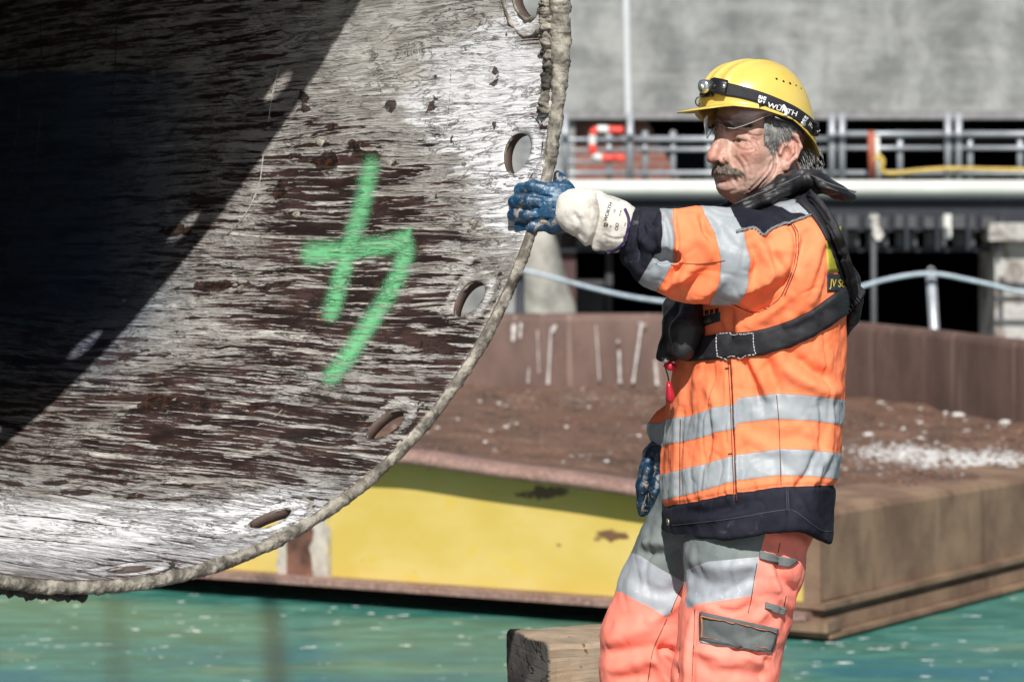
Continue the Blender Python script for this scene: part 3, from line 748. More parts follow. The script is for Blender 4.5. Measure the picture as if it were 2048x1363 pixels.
# ================================================================== TIMBERS
def m_wood():
    a = Mat('weathered_timber'); o = a.obj(); sp = a.attr('endg')
    gr = a.noise(a.mul(o, (2.5, 2.5, 26)), 1.6, 6, .65, .7); n2 = a.noise(o, 9, 5, .6)
    face = a.mix(a.ss(gr, .35, .65), (.21, .145, .09), (.38, .29, .20)); face = a.mix(a.M('MULTIPLY', a.ss(n2, .5, .65), .5), face, (.25, .21, .17))
    ck = a.M('ABSOLUTE', a.M('SUBTRACT', a.noise(o, 5, 4, .6, 1.0), .5)); end = a.mix(a.ss(n2, .35, .65), (.035, .032, .03), (.11, .10, .09))
    end = a.mix(a.ss(ck, .012, .003), end, (.015, .012, .01)); c = a.mix(sp, face, end)
    c = a.mix(a.ss(a.noise(o, 60, 2), .68, .72), c, (.10, .08, .06))
    return a.set(c, .82, 0, a.bump(a.M('ADD', gr, a.M('MULTIPLY', a.M('MULTIPLY', a.ss(ck, .02, .0), sp), -.7)), .5, .008))
M_WOOD = m_wood()
def timber(c, L, w_, h_, rz, lab, seed):
    n = 14; V = []; rs = np.random.RandomState(seed)
    m_ = 40; bev = .012
    prof = []
    for (cx_, cy_, a0) in ((w_/2-bev, h_/2-bev, 0), (-w_/2+bev, h_/2-bev, 90), (-w_/2+bev, -h_/2+bev, 180), (w_/2-bev, -h_/2+bev, 270)):
        for k in range(4): f = R(a0+30*k); prof.append((cx_+bev*math.cos(f), cy_+bev*math.sin(f)))
    pp = []
    for i in range(len(prof)):
        p0, p1 = np.array(prof[i]), np.array(prof[(i+1) % len(prof)]); k = max(1, int(np.linalg.norm(p1-p0)/.02))
        for q in range(k): pp.append(p0+(p1-p0)*q/k)
    pp = np.array(pp); xs = np.r_[0, .006, np.linspace(.02, L, m_)]
    for i, x in enumerate(xs):
        for p in pp: 
            s_ = .96 if i == 0 else 1; V.append((x, p[0]*s_, p[1]*s_))
    V = np.array(V); V += np.stack([fbm(V*22+seed, 3, seed)*.003, fbm(V*22+9+seed, 3, seed)*.0035, fbm(V*18+5+seed, 3, seed)*.0035], 1)
    F = gridF(len(xs), len(pp), True); k0 = len(pp)
    cen = V[:k0].mean(0); V = np.vstack([V, cen, V[-k0:].mean(0)]); e = np.zeros(len(V)); e[:k0*1] = 1; e[-2:] = 1
    F += [(len(V)-2, (i+1) % k0, i) for i in range(k0)]+[(len(V)-1, len(V)-2-k0+i, len(V)-2-k0+(i+1) % k0) for i in range(k0)]
    ca, sa = math.cos(rz), math.sin(rz); V = np.stack([V[:, 0]*ca-V[:, 1]*sa, V[:, 0]*sa+V[:, 1]*ca, V[:, 2]], 1)+np.array(c)
    # separate end verts for crisp shading of the end grain
    o = mk('timber_baulk', V, F, M_WOOD, None, False, None, {'endg': e}, origin=tuple(c))
    return tag(o, lab, 'timber')
# near corner of the top baulk seen at (1095,1287)
YT = 6.42
cnr = W(1096, 1288, YT); rz = R(20)
hT = .20; wT = .215
def corner_to_c(cn, h_, w_, rz):   # centre of the end face given its upper near corner
    ca, sa = math.cos(rz), math.sin(rz); return (cn[0]-sa*w_/2*1.0, cn[1]+ca*w_/2, cn[2]-h_/2)
timber(corner_to_c(cnr, .185, .26, rz), .44, .26, .185, rz, 'weathered grey timber baulk on top of the pile beside the man', 1)
c2 = cnr-np.array([.0, .0, .188]); timber(corner_to_c(c2+np.array([.02, .01, 0]), .145, .25, rz+.05), .44, .25, .145, rz+.05, 'timber baulk in the middle of the pile beside the man', 2)
c3 = cnr-np.array([-.03, -.02, .336]); timber(corner_to_c(c3, c3[2]-.002, .26, rz-.04), .44, .26, float(c3[2])-.002, rz-.04, 'bottom timber baulk of the pile beside the man', 3)
# ================================================================== QUAY BUILDING BEHIND
def m_conc():
    a = Mat('streaked_concrete'); o = a.obj(); n1 = a.noise(o, 1.5, 7, .7, .3); st = a.noise(a.mul(o, (2.6, 2.6, .35)), 1.2, 6, .66); hb = a.noise(a.mul(o, (.3, .3, 3.2)), 1.3, 5, .65); n3 = a.noise(o, 11, 4, .7)
    c = a.mix(a.ss(n1, .33, .68), (.14, .145, .14), (.32, .325, .315)); c = a.mix(a.M('MULTIPLY', a.ss(st, .5, .72), .6), c, (.11, .115, .115))
    c = a.mix(a.M('MULTIPLY', a.ss(hb, .5, .68), .45), c, (.40, .40, .385)); c = a.mix(a.M('MULTIPLY', a.ss(n3, .55, .7), .35), c, (.20, .2, .195))
    return a.set(c, .9, 0, a.bump(n3, .3, .02))
M_CONC = m_conc()
def m_brick():
    a = Mat('red_brick'); o = a.obj(); xyz = a.sep(o)
    b = a.n('ShaderNodeTexBrick', {'Vector': a.comb(xyz[0], xyz[2], 0.0), 'Color1': (.20, .065, .045, 1), 'Color2': (.27, .10, .075, 1), 'Mortar': (.20, .15, .13, 1), 'Scale': 1.0, 'Mortar Size': .012, 'Brick Width': .25, 'Row Height': .085})
    n = a.noise(o, 5, 4); c = a.mix(a.M('MULTIPLY', a.ss(n, .45, .7), .4), b.outputs['Color'], (.14, .08, .07))
    return a.set(c, .85, 0, a.bump(b.outputs['Fac'], -.3, .01))
M_BRICK = m_brick()
M_WP = plain('white_painted_pipe', (.62, .62, .58), .45, 0, .08, 2)
M_GALV = plain('galvanised_steel', (.36, .38, .41), .42, .35, .15, 6)
M_NAVYB = plain('dark_blue_steel', (.022, .026, .036), .55, .2)
M_GREYD = plain('dark_grey_steel', (.075, .078, .085), .6, .2)
M_BLK = plain('shade_black', (.004, .004, .0045), .95); M_BLK.node_tree.nodes['Principled BSDF'].inputs['Specular IOR Level'].default_value = .1  # black stands for the shade deep in the gallery and the vents
M_BLUE = plain('blue_tarpaulin', (.012, .035, .075), .7)
bld = thing('quay_building', (4, 30, 0), 'grey streaked concrete quay building with a dark open gallery', 'building')
def wbox(b, x0, x1, y0, y1, Y, dep, m=0):
    p = W(x0, y1, Y); q = W(x1, y0, Y)
    b.box(((p[0]+q[0])/2, Y+dep/2, (p[2]+q[2])/2), (q[0]-p[0], dep, q[2]-p[2]), 0, m); return b
b = MB(); wbox(b, -2600, 5200, -1500, 222, 30, .5); b.build('concrete_wall', [M_CONC], bld)
b = MB(); wbox(b, -2600, 5200, 222.6, 238, 29.9, .6); b.build('ledge', [plain('purplish_ledge', (.22, .215, .22), .8)], bld)  # ledge in its own purplish grey
b = MB(); wbox(b, -2600, 1150, 238.6, 1000, 30, .5); wbox(b, 2600, 5200, 238.6, 1000, 30, .5); b.build('side_wall', [M_CONC], bld)
b = MB()
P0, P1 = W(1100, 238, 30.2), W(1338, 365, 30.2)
b.add([(P0[0], 30.2, P1[2]), (P1[0]+.12, 30.2, P1[2]), (W(1292, 0, 30.2)[0], 30.2, P0[2]), (P0[0], 30.2, P0[2]), (P0[0], 30.5, P1[2]), (P1[0]+.12, 30.5, P1[2]), (W(1292, 0, 30.2)[0], 30.5, P0[2]), (P0[0], 30.5, P0[2])], [(0, 1, 2, 3), (7, 6, 5, 4), (1, 5, 6, 2), (0, 3, 7, 4), (3, 2, 6, 7)])  # right edge cut on a slant: shadow line put into the shape
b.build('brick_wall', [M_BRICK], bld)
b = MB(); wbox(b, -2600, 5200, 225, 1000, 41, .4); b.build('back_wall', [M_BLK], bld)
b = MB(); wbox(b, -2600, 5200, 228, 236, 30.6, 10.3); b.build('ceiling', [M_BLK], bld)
b = MB(); wbox(b, 1100, 2700, 362, 372, 30, 11.0); b.build('gallery_floor', [M_GREYD], bld)
b = MB(); wbox(b, 1090, 2700, 396, 456, 29.3, .7); wbox(b, 1090, 2700, 392, 398, 29.2, .2)
b.build('edge_beam', [M_NAVYB], bld)
b = MB()
for i, x in enumerate(np.arange(1150, 2010, 58)):
    wbox(b, x+2, x+44, 430 if i % 2 else 434, 456, 29.15, .2, 0); wbox(b, x+4, x+46, 463, 492, 29.4, .3, 0)
wbox(b, 1090, 1985, 456.5, 462, 29.3, .7, 1); wbox(b, 1090, 1985, 494, 503, 29.5, .4, 1)
for x in np.arange(1190, 2010, 62): wbox(b, x, x+7, 430, 500, 29.05, .1, 1)
b.build('gallery_bracket', [M_GREYD, M_NAVYB], bld)
b = MB(); wbox(b, 1990, 2600, 455, 700, 29.2, 1.0); wbox(b, 1978, 2600, 446, 481, 29.0, 1.0)
a = Mat('peeling_render'); o = a.obj(); n1 = a.noise(o, 2.5, 6, .7, .8); c_ = a.mix(a.ss(n1, .42, .55), (.20, .17, .15), (.42, .41, .39)); c_ = a.mix(a.ss(a.noise(o, 4, 5), .58, .66), c_, (.16, .09, .07))
M_PEEL = a.set(c_, .9, 0, a.bump(n1, .4, .03))
b.build('pillar', [M_PEEL], bld)
b = MB(); wbox(b, 1122, 1152, 470, 720, 29.6, .4, 0); b.build('brown_column', [plain('maroon_column', (.06, .028, .026), .7)], bld)
b = MB(); wbox(b, 1153, 1208, 560, 720, 31, .3); wbox(b, 1212, 1225, 500, 720, 31, .3); b.build('panel', [plain('grey_panel', (.055, .057, .062), .8)], bld)
b = MB(); wbox(b, 1348, 1412, 297, 352, 33, .4); b.build('shutter', [M_BLUE], bld)
# weathered stone buttress, left of the dark bay
g_ = Grid((.0, 25.2, -.1), (.75, 26.2, 1.35), .03)
d = g_.ell((.24, 25.7, .75), (.2, .3, .55)); d = smin(d, g_.ell((.30, 25.7, .2), (.27, .3, .7)), .08); d = smax(d, -(g_.Z+0*g_.X+0*g_.Y-0.0), .01)
V, F = g_.mesh(d); V = V+fbm(V*4, 3)[:, None]*.02
tag(mk('stone_buttress', V, F, plain('pale_rough_stone', (.30, .28, .25), .9, 0, .35, 4, .5, 12, .03), None, True, origin=(.27, 25.7, 0)), 'pale rounded stone buttress in the dark bay just right of the casing rim', 'buttress')
# downpipe
b = MB(); b.tube([W(1246, -300, 29.9), W(1254, 100, 29.9), W(1257, 236, 29.9)], .036, 12)
tag(b.build('drain_pipe', [plain('pale_pipe', (.56, .58, .60), .4, 0, .05)], origin=tuple(W(1257, 236, 29.9))), 'thin pale vertical pipe on the grey concrete wall', 'pipe')
# long white pipe
b = MB(); b.tube([(-14, 27, W(0, 376, 27)[2]), (14, 27, W(0, 376, 27)[2])], 16*27/FP, 20)
tag(b.build('white_pipe', [M_WP], origin=(1, 27, 1.6), smooth=True), 'long thick white horizontal pipe under the railings', 'pipe')
# scaffold railings (each bay a thing)
def railing(x0, x1, xs, tall, lab, Yr=27.6, rails=((268, 6), (296, 4.5), (346, 5.5)), ytall=226):
    t = thing('railing', tuple(W((x0+x1)/2, 362, Yr)), lab, 'railing', 'grey tube railings along the gallery')
    for y, w_ in rails:
        b = MB(); b.tube([W(x0, y, Yr), W(x1, y, Yr)], w_*Yr/FP, 10); b.build('rail', [M_GALV], t, True)
    for x in xs:
        b = MB(); b.tube([W(x, 262, Yr+.05), W(x, 360, Yr+.05)], 6.0*Yr/FP, 10); b.build('post', [M_GALV], t, True)
    for x in tall:
        b = MB(); b.tube([W(x, ytall, Yr-.1), W(x, 360, Yr-.1)], 7.0*Yr/FP, 10)
        b.tube([W(x, 264, Yr-.16), W(x, 274, Yr-.16)], 9*Yr/FP, 10); b.build('standard', [M_GALV], t, True)
railing(1040, 1238, (1218,), (1130,), 'grey tube railing in front of the red brick, left bay by the striped tube', rails=((279, 4), (300, 3), (322, 2.5), (346, 5)))
railing(1240, 1655, (1290, 1346, 1418, 1520, 1600), (1260,), 'grey tube railing bay behind the man’s face', rails=((278, 6), (299, 4.5), (346, 5.5)))
railing(1658, 1890, (1800,), (1664, 1684), 'grey tube railing bay with the orange post, right of the helmet')
railing(1893, 2300, (1940, 2040, 2140), (1896, 1917), 'grey tube railing bay at the right edge of the photo')
# striped bend
t = cr([(1247, 261), (1220, 260), (1200, 259), (1187, 264), (1185, 280), (1185, 296), (1190, 312), (1205, 316), (1228, 316), (1249, 318)], 40)
b = MB(); tp = [W(x, y, 26.9) for x, y in t]
for i in range(8):
    seg = tp[i*5:min(i*5+6, 40)]; b.tube(seg, 8*26.9/FP, 12, (0, 1, 0, 1, 0, 1, 0, 0)[i], True)
tag(b.build('striped_tube', [plain('signal_red', (.72, .055, .035), .5), plain('signal_white', (.68, .68, .66), .5)], origin=tuple(tp[20]), smooth=True), 'red and white striped C-shaped tube guard on the left railing', 'guard tube')
# orange post + yellow hose
b = MB(); b.tube([W(1742, 262, 27.2), W(1744, 357, 27.2)], 7*27.2/FP, 10, 0); b.tube([W(1754, 272, 27.25), W(1756, 357, 27.25)], 5*27.2/FP, 10, 1)
tag(b.build('marker_post', [plain('orange_red_post', (.36, .09, .05), .6), M_WP], origin=tuple(W(1744, 357, 27.2)), smooth=True), 'short orange and white post on the railing beside the yellow hose', 'post')
b = MB(); b.tube([W(x, y, 27.0) for x, y in cr([(1750, 322), (1756, 312), (1766, 322), (1764, 340), (1785, 346), (1850, 340), (1920, 337), (2000, 339), (2300, 341)], 60)], 4.5*27/FP, 10)
tag(b.build('yellow_hose', [plain('yellow_hose_rubber', (.50, .34, .07), .5)], origin=tuple(W(1850, 340, 27)), smooth=True), 'yellow hose lying along the foot of the railings', 'hose')
# fittings under the gallery
b = MB(); wbox(b, 1888, 1903, 428, 478, 28.7, .06); tag(b.build('white_plate', [M_WP], origin=tuple(W(1895, 450, 28.7))), 'small upright white plate hanging under the gallery', 'plate')
# rope, its posts
b = MB(); Yr = 22.0
b.tube([W(x, y, Yr) for x, y in cr([(960, 512), (1030, 536), (1100, 553), (1180, 575), (1260, 593), (1340, 604), (1430, 611), (1540, 606), (1620, 594), (1700, 579), (1780, 557), (1862, 547), (1950, 562), (2048, 584), (2160, 596)], 120)], 4.2*Yr/FP, 8)
tag(b.build('blue_rope', [plain('pale_blue_rope', (.40, .47, .53), .6)], origin=tuple(W(1540, 606, Yr)), smooth=True), 'pale blue rope sagging between posts behind the pontoon', 'rope')
def rope_post(x0, x1, ytop, r, lab, ring=True, mt=M_GALV):
    p0 = W(x0, ytop, Yr+.1); p1 = np.array([W(x1, 700, Yr+.1)[0], Yr+.1, -.4])
    t = thing('rope_post', tuple(p1), lab, 'post')
    b = MB(); b.tube([p1, p0], r*Yr/FP, 12); b.box((p1[0], p1[1], -.388), (.2, .2, .024), bev=.004); b.build('post', [mt], t, True)
    if ring:
        b = MB(); c = p0+np.array([0, 0, .025]); b.tube([c+np.array([math.cos(f)*.024, 0, math.sin(f)*.024]) for f in np.linspace(0, 2*math.pi, 17)], .006, 8); b.build('ring', [mt], t, True)
rope_post(1862, 1884, 548, 10, 'leaning galvanised rope post with a ring on top, right of the man')
rope_post(1040, 1036, 545, 9, 'dark slim rope post just right of the casing rim', False, M_NAVYB)
b = MB(); b.tube([W(1747, 425, 22.6), (W(1748, 0, 22.6)[0], 22.6, -.4)], 6*22.6/FP, 10, 0); 
tag(b.build('thin_post', [M_GREYD], origin=(W(1748, 0, 22.6)[0], 22.6, 0), smooth=True), 'thin dark grey post standing in the dark bay behind the man’s back', 'post')
g_ = Grid(W(1725, 500, 22.7)+np.array([0, -.15, 0]), W(1775, 415, 22.7)+np.array([0, .15, 0]), .008)
d = smin(g_.ell(W(1752, 445, 22.55), (.03, .03, .07)), g_.ell(W(1757, 466, 22.55), (.042, .03, .055)), .02); d = smin(d, g_.ell(W(1745, 430, 22.55), (.03, .03, .02)), .02)
V, F = g_.mesh(d); V += fbm(V*40, 2)[:, None]*.008
tag(mk('rag', V, F, plain('grey_white_rag', (.42, .40, .38), .8), None, True, origin=tuple(W(1752, 445, 22.55))), 'pale rag knotted round the top of the thin dark post', 'rag')
# ================================================================== THE MAN
YB = 6.10                                  # depth of his mid plane
def w3(px, py, dy=0.0): return W(px, py, YB+dy)
person = thing('person', (.45, YB, 0), 'man in yellow helmet and orange and navy high-visibility clothing gripping the casing rim', 'person')

# ---- materials
def m_skin():
    a = Mat('weathered_skin'); o = a.obj(); red = a.attr('red'); st = a.attr('stubble'); dk = a.attr('dark')
    n1 = a.noise(o, 22, 5, .6); n2 = a.noise(o, 420, 3, .6); n3 = a.noise(o, 110, 4, .65)
    c = a.mix(a.ss(n1, .35, .65), (.37, .215, .165), (.52, .345, .28))
    c = a.mix(a.M('MULTIPLY', red, .7), c, (.50, .17, .12))
    c = a.mix(a.M('MULTIPLY', a.ss(n3, .55, .7), .25), c, (.33, .14, .09))
    c = a.mix(a.M('MULTIPLY', a.ss(a.M('ADD', n2, st), 1.0, 1.25), .55), c, (.22, .18, .16))
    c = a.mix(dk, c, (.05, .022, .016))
    return a.set(c, .46, 0, a.bump(a.M('ADD', n3, a.M('MULTIPLY', n2, .8)), .45, .0015), .4, Subsurface_Weight=.08, Subsurface_Radius=(.012, .005, .003), Subsurface_Scale=.5)
M_SKIN = m_skin()
def m_jacket():
    a = Mat('jacket_cloth'); o = a.obj(); nv = a.attr('navy'); rf = a.attr('refl'); yl = a.attr('patch')
    n1 = a.noise(o, 7, 5, .6); n2 = a.noise(o, 60, 4, .6); wv = a.noise(o, 900, 2, .5); sp = a.noise(o, 34, 3, .55)
    org = a.mix(a.ss(n1, .3, .7), (.93, .195, .075), (.95, .255, .115))
    org = a.mix(a.M('MULTIPLY', a.ss(sp, .71, .78), .5), org, (.16, .05, .02))
    org = a.mix(a.M('MULTIPLY', a.ss(n2, .6, .75), .16), org, (.5, .16, .06))
    nav = a.mix(a.ss(n1, .4, .7), (.008, .009, .016), (.018, .019, .030))
    du = a.noise(o, 17, 5, .7, .8); nav = a.mix(a.M('MULTIPLY', a.ss(du, .58, .78), a.M('ADD', .10, a.attr('dust'))), nav, (.34, .34, .36))
    gry = a.mix(a.ss(a.noise(o, 12, 4), .3, .7), (.27, .30, .325), (.36, .385, .405)); gry = a.mix(a.M('MULTIPLY', a.ss(n2, .6, .75), .3), gry, (.20, .20, .20)); gry = a.mix(a.M('MULTIPLY', a.ss(n2, .66, .73), .5), gry, (.60, .6, .58))
    c = a.mix(a.ss(nv, -.25, .25), org, nav); c = a.mix(a.ss(rf, -.25, .25), c, gry)
    # stitched dark edge of the bands
    ed = a.M('ABSOLUTE', a.M('ADD', rf, .4)); c = a.mix(a.M('MULTIPLY', a.ss(ed, 1.1, .4), .45), c, (.10, .05, .03))
    return a.set(c, a.mixf(a.ss(rf, -.2, .2), .82, .42), 0, a.bump(a.M('ADD', a.M('MULTIPLY', wv, .35), n2), .22, .003), .2)
M_JACK = m_jacket()
def m_trouser():
    a = Mat('trouser_cloth'); o = a.obj(); g = a.attr('grey'); rf = a.attr('refl')
    n1 = a.noise(o, 9, 5, .6); n2 = a.noise(o, 70, 4, .6); wv = a.noise(o, 900, 2, .5)
    c = a.mix(a.ss(n1, .3, .7), (.92, .22, .155), (.95, .29, .22)); c = a.mix(a.M('MULTIPLY', a.ss(n2, .62, .75), .12), c, (.6, .2, .12))
    gr = a.mix(a.ss(n1, .3, .7), (.125, .15, .15), (.185, .21, .205)); gr = a.mix(a.M('MULTIPLY', a.ss(n2, .6, .75), .25), gr, (.35, .35, .33))
    rr = a.mix(a.ss(a.noise(o, 13, 5, .6), .3, .7), (.28, .305, .34), (.38, .405, .435)); rr = a.mix(a.M('MULTIPLY', a.ss(n2, .62, .72), .5), rr, (.56, .57, .57))
    c = a.mix(a.ss(g, -.25, .25), c, gr); c = a.mix(a.ss(rf, -.25, .25), c, rr)
    return a.set(c, a.mixf(a.ss(rf, -.2, .2), .82, .45), 0, a.bump(a.M('ADD', a.M('MULTIPLY', wv, .35), n2), .2, .003), .25)
M_TROU = m_trouser()
def m_web(name, lo, hi):
    a = Mat(name); u = a.attr('uvw', True); s = a.sep(u); o = a.obj()
    wv = a.n('ShaderNodeTexWave', {'Vector': u, 'Scale': 34.0, 'Distortion': .6}, bands_direction='DIAGONAL').outputs['Fac']
    n = a.noise(o, 60, 4, .6)
    return a.set(a.mix(a.M('MULTIPLY', wv, a.ss(n, .2, .7)), lo, hi), .6, 0, a.bump(wv, .3, .001), .4)
M_WEB = m_web('black_webbing', (.010, .010, .013), (.032, .032, .038))
a = Mat('black_nylon'); o = a.obj(); n1 = a.noise(o, 14, 5, .65); n2 = a.noise(o, 200, 3)
M_NYL = a.set(a.mix(a.ss(n1, .45, .75), (.008, .008, .010), (.030, .030, .033)), .5, 0, a.bump(a.M('ADD', n1, a.M('MULTIPLY', n2, .3)), .35, .006), .45)
def m_glove(name='muddy_blue_glove', kd=1.0, km=1.0):
    a = Mat(name); o = a.obj(); n1 = a.noise(o, 32, 6, .68, .9); n2 = a.noise(o, 90, 5, .7, .5); n3 = a.noise(o, 17, 4, .6)
    c = a.mix(a.ss(n3, .35, .65), (.005*kd, .032*kd, .078*kd), (.013*kd, .078*kd, .160*kd)); 
    c = a.mix(a.M('MULTIPLY', a.ss(n2, .52, .70), .42*km), c, (.26, .35, .41))
    c = a.mix(a.M('MULTIPLY', a.ss(n1, .565, .62), .85), c, (.36, .29, .22))
    c = a.mix(a.M('MULTIPLY', a.ss(n1, .40, .33), .8), c, (.006, .018, .04))
    return a.set(c, a.mixf(a.ss(n1, .5, .64), .32, .65), 0, a.bump(a.M('ADD', n2, n1), .5, .003), .6)
M_GLV = m_glove(); M_GLV2 = m_glove('shaded_glove', .38, .6)  # second one is a darker copy, the far hand's shade put into its colour
a = Mat('glove_canvas'); o = a.obj(); n1 = a.noise(o, 20, 5, .65); n2 = a.noise(o, 500, 2)
c_ = a.mix(a.ss(n1, .5, .72), (.60, .575, .52), (.36, .33, .28)); 
M_CANV = a.set(c_, .85, 0, a.bump(a.M('ADD', n2, n1), .3, .002), .2)
a = Mat('helmet_shell'); o = a.obj(); n1 = a.noise(o, 30, 6, .7); n2 = a.noise(o, 9, 4); sc1 = a.noise(a.mul(o, (6, 40, 40)), 1.2, 5, .7)
c_ = a.mix(a.ss(n2, .3, .7), (.62, .44, .075), (.70, .52, .13)); c_ = a.mix(a.M('MULTIPLY', a.ss(n1, .60, .72), .35), c_, (.42, .27, .05)); c_ = a.mix(a.M('MULTIPLY', a.ss(sc1, .66, .74), .45), c_, (.30, .2, .06))
M_HELM = a.set(c_, a.mixf(n1, .2, .45), 0, a.bump(n1, .06, .002), .5)
M_PURP = plain('purple_piping', (.045, .025, .085), .6)
M_TXTW = plain('white_print', (.72, .72, .72), .6)
M_TXTK = plain('black_print', (.02, .02, .02), .6)
M_TXTY = plain('yellow_print', (.62, .46, .05), .6)
M_STW = plain('white_thread', (.6, .6, .6), .7)
M_STD = plain('dark_thread', (.10, .035, .02), .8)
M_STG = plain('thread_on_navy', (.05, .05, .065), .8)
M_RED = plain('red_plastic', (.42, .012, .03), .3)
M_CHR = plain('brushed_metal', (.62, .62, .60), .22, .9, .1)
M_BPL = plain('black_plastic', (.012, .012, .013), .35)
M_HAIR = plain('grey_hair', (.22, .215, .21), .5, 0, .5, 90)
M_HAIRD = plain('dark_grey_hair', (.085, .07, .06), .5, 0, .5, 90)
M_MOU = plain('moustache_hair', (.15, .12, .09), .5, 0, .7, 120)

# ---- head frame
PSI = R(35); HCn = W(1521, 277, 6.10); HSC = 1.045
fF = np.array([-math.cos(PSI), -math.sin(PSI), 0]); fL = np.array([math.sin(PSI), -math.cos(PSI), 0]); fU = np.array([0, 0, 1.])
tl = R(1.5)
def H3(F_, L_, U_):
    F_, L_, U_ = np.asarray(F_, float)[..., None], np.asarray(L_, float)[..., None], np.asarray(U_, float)[..., None]
    U_ = np.where(U_ < -.05, -.05+(U_+.05)*.87, U_)
    return HCn+F_*HSC*fF+L_*HSC*fL+U_*fU
def toH(P): q = P-HCn; return q@fF, q@fL, q@fU
# ---- head + neck + shoulders: one continuous body
hg = Grid((-.125, -.115, -.235), (.145, .115, .155), .0021)
G = hg
d = G.ell((-.008, 0, .045), (.100, .080, .098))
d = smin(d, G.ell((.030, 0, -.030), (.066, .064, .078)), .02)
jw = None
for s in (-1, 1):
    q = G.chain([(-.006, .060*s, -.050), (.020, .056*s, -.085), (.072, .020*s, -.108)], [.020, .019, .016], k=.015); d = smin(d, q, .022)
    d = smin(d, G.ell((.054, .044*s, -.030), (.026, .021, .020)), .022)          # cheek bone
    d = smin(d, G.ell((.058, .040*s, -.072), (.024, .016, .026)), .02)           # cheek, jowl
    d = smin(d, G.ell((.050, .030*s, -.100), (.026, .020, .018)), .016)
d = smin(d, G.ell((.080, 0, -.104), (.020, .022, .017)), .014)                    # chin
d = smin(d, G.ell((.070, 0, -.070), (.026, .034, .030)), .014)                    # muzzle
for s in (-1, 1):
    d = smax(d, -G.ell((.099, .033*s, -.004), (.020, .021, .0145)), .016)         # sockets
d = smin(d, G.chain([(.084, -.012, .020), (.088, .0, .017), (.084, .012, .020)], [.010]*3, k=.01), .014)
for s in (-1, 1):
    d = smin(d, G.chain([(.083, .012*s, .021), (.076, .035*s, .023), (.058, .054*s, .013)], [.0105, .0100, .009], k=.01), .012)   # brow
    d = smin(d, G.ell((.0655, .0335*s, -.003), (.0150, .0165, .0135)), .004)       # eye ball under lids
    d = smin(d, G.chain([(.077, .017*s, -.006), (.0805, .032*s, .0035), (.070, .050*s, -.004)], [.0045, .0052, .004], k=.006), .005)  # upper lid
    d = smin(d, G.chain([(.077, .019*s, -.010), (.0775, .034*s, -.0135), (.068, .049*s, -.009)], [.0035, .0042, .0035], k=.006), .006)  # lower lid
    d = smin(d, G.chain([(.074, .020*s, -.020), (.072, .036*s, -.024), (.064, .048*s, -.018)], [.0055, .0065, .005], k=.006), .008)   # bag
    d = smax(d, -G.chain([(.0835, .020*s, -.0065), (.0845, .033*s, -.0050), (.0755, .048*s, -.0065)], [.0018, .0024, .0014], k=.002), .0025)   # slit
d = smin(d, G.chain([(.089, 0, .012), (.105, 0, -.008), (.118, 0, -.033)], [.0082, .0085, .0105], k=.008), .009)    # nose ridge
d = smin(d, G.ell((.1175, 0, -.0410), (.0125, .0118, .0110)), .008)
for s in (-1, 1):
    d = smin(d, G.ell((.1010, .0150*s, -.0450), (.0125, .0075, .0085)), .005)     # wings
    d = smin(d, G.chain([(.097, .005*s, -.010), (.099, .010*s, -.036)], [.006, .0078], k=.01), .009)
    d = smax(d, -G.ell((.1120, .0075*s, -.0510), (.0052, .0036, .0050)), .004)     # nostrils
    d = smax(d, -G.chain([(.0985, .0245*s, -.0430), (.0930, .0300*s, -.060), (.0800, .0370*s, -.086)], [.0018, .0022, .0012], k=.003), .006)  # cheek fold
d = smin(d, G.chain([(.088, -.020, -.0665), (.0965, 0, -.0640), (.088, .020, -.0665)], [.0075, .009, .0075], k=.01), .010)  # upper lip
d = smin(d, G.chain([(.086, -.016, -.0800), (.0930, 0, -.0805), (.086, .016, -.0800)], [.0055, .0070, .0055], k=.008), .006)  # lower lip
d = smax(d, -G.chain([(.087, -.025, -.0765), (.1015, 0, -.0735), (.087, .025, -.0765)], [.0014, .0020, .0014], k=.002), .0035)  # mouth line
d = smax(d, -G.ell((.0985, 0, -.0925), (.008, .018, .004)), .008)
# ears
for s in (-1, 1):
    cE = np.array([.0020, .078*s, -.026]); 
    ca, sa = math.cos(R(26)), math.sin(R(26)); tA = R(8)
    rot = np.array([[ca, -sa*s, 0], [sa*s, ca, 0], [0, 0, 1]])@np.array([[math.cos(tA), 0, math.sin(tA)], [0, 1, 0], [-math.sin(tA), 0, math.cos(tA)]])
    def E(f, l, u): return cE+rot.T@np.array([f, l*s, u])
    ear = G.ell(E(-.006, .000, .004), (.0205, .0050, .0320), rot)
    ear = smin(ear, G.chain([E(.014, -.002, .004), E(.015, .003, .022), E(.003, .006, .0355), E(-.016, .008, .0310), E(-.026, .007, .010), E(-.020, .005, -.012), E(-.008, .003, -.026)], [.0042, .0046, .0048, .0050, .0045, .0040, .0045], k=.003), .003)
    ear = smin(ear, G.ell(E(-.003, .002, -.032), (.0095, .0052, .0110), rot), .006)
    ear = smin(ear, G.chain([E(-.012, .005, .016), E(-.014, .006, -.002), E(-.005, .005, -.016)], [.0035, .0038, .0035], k=.003), .003)
    ear = smin(ear, G.ell(E(.0105, .004, -.006), (.0042, .0042, .0065), rot), .004)
    ear = smax(ear, -G.ell(E(-.001, .006, -.003), (.0085, .0095, .0130), rot), .002)
    ear = smax(ear, -G.chain([E(-.002, .007, .024), E(-.017, .009, .016), E(-.020, .009, -.004)], [.0042, .0040, .0032], k=.002), .003)
    d = smin(d, ear, .006)
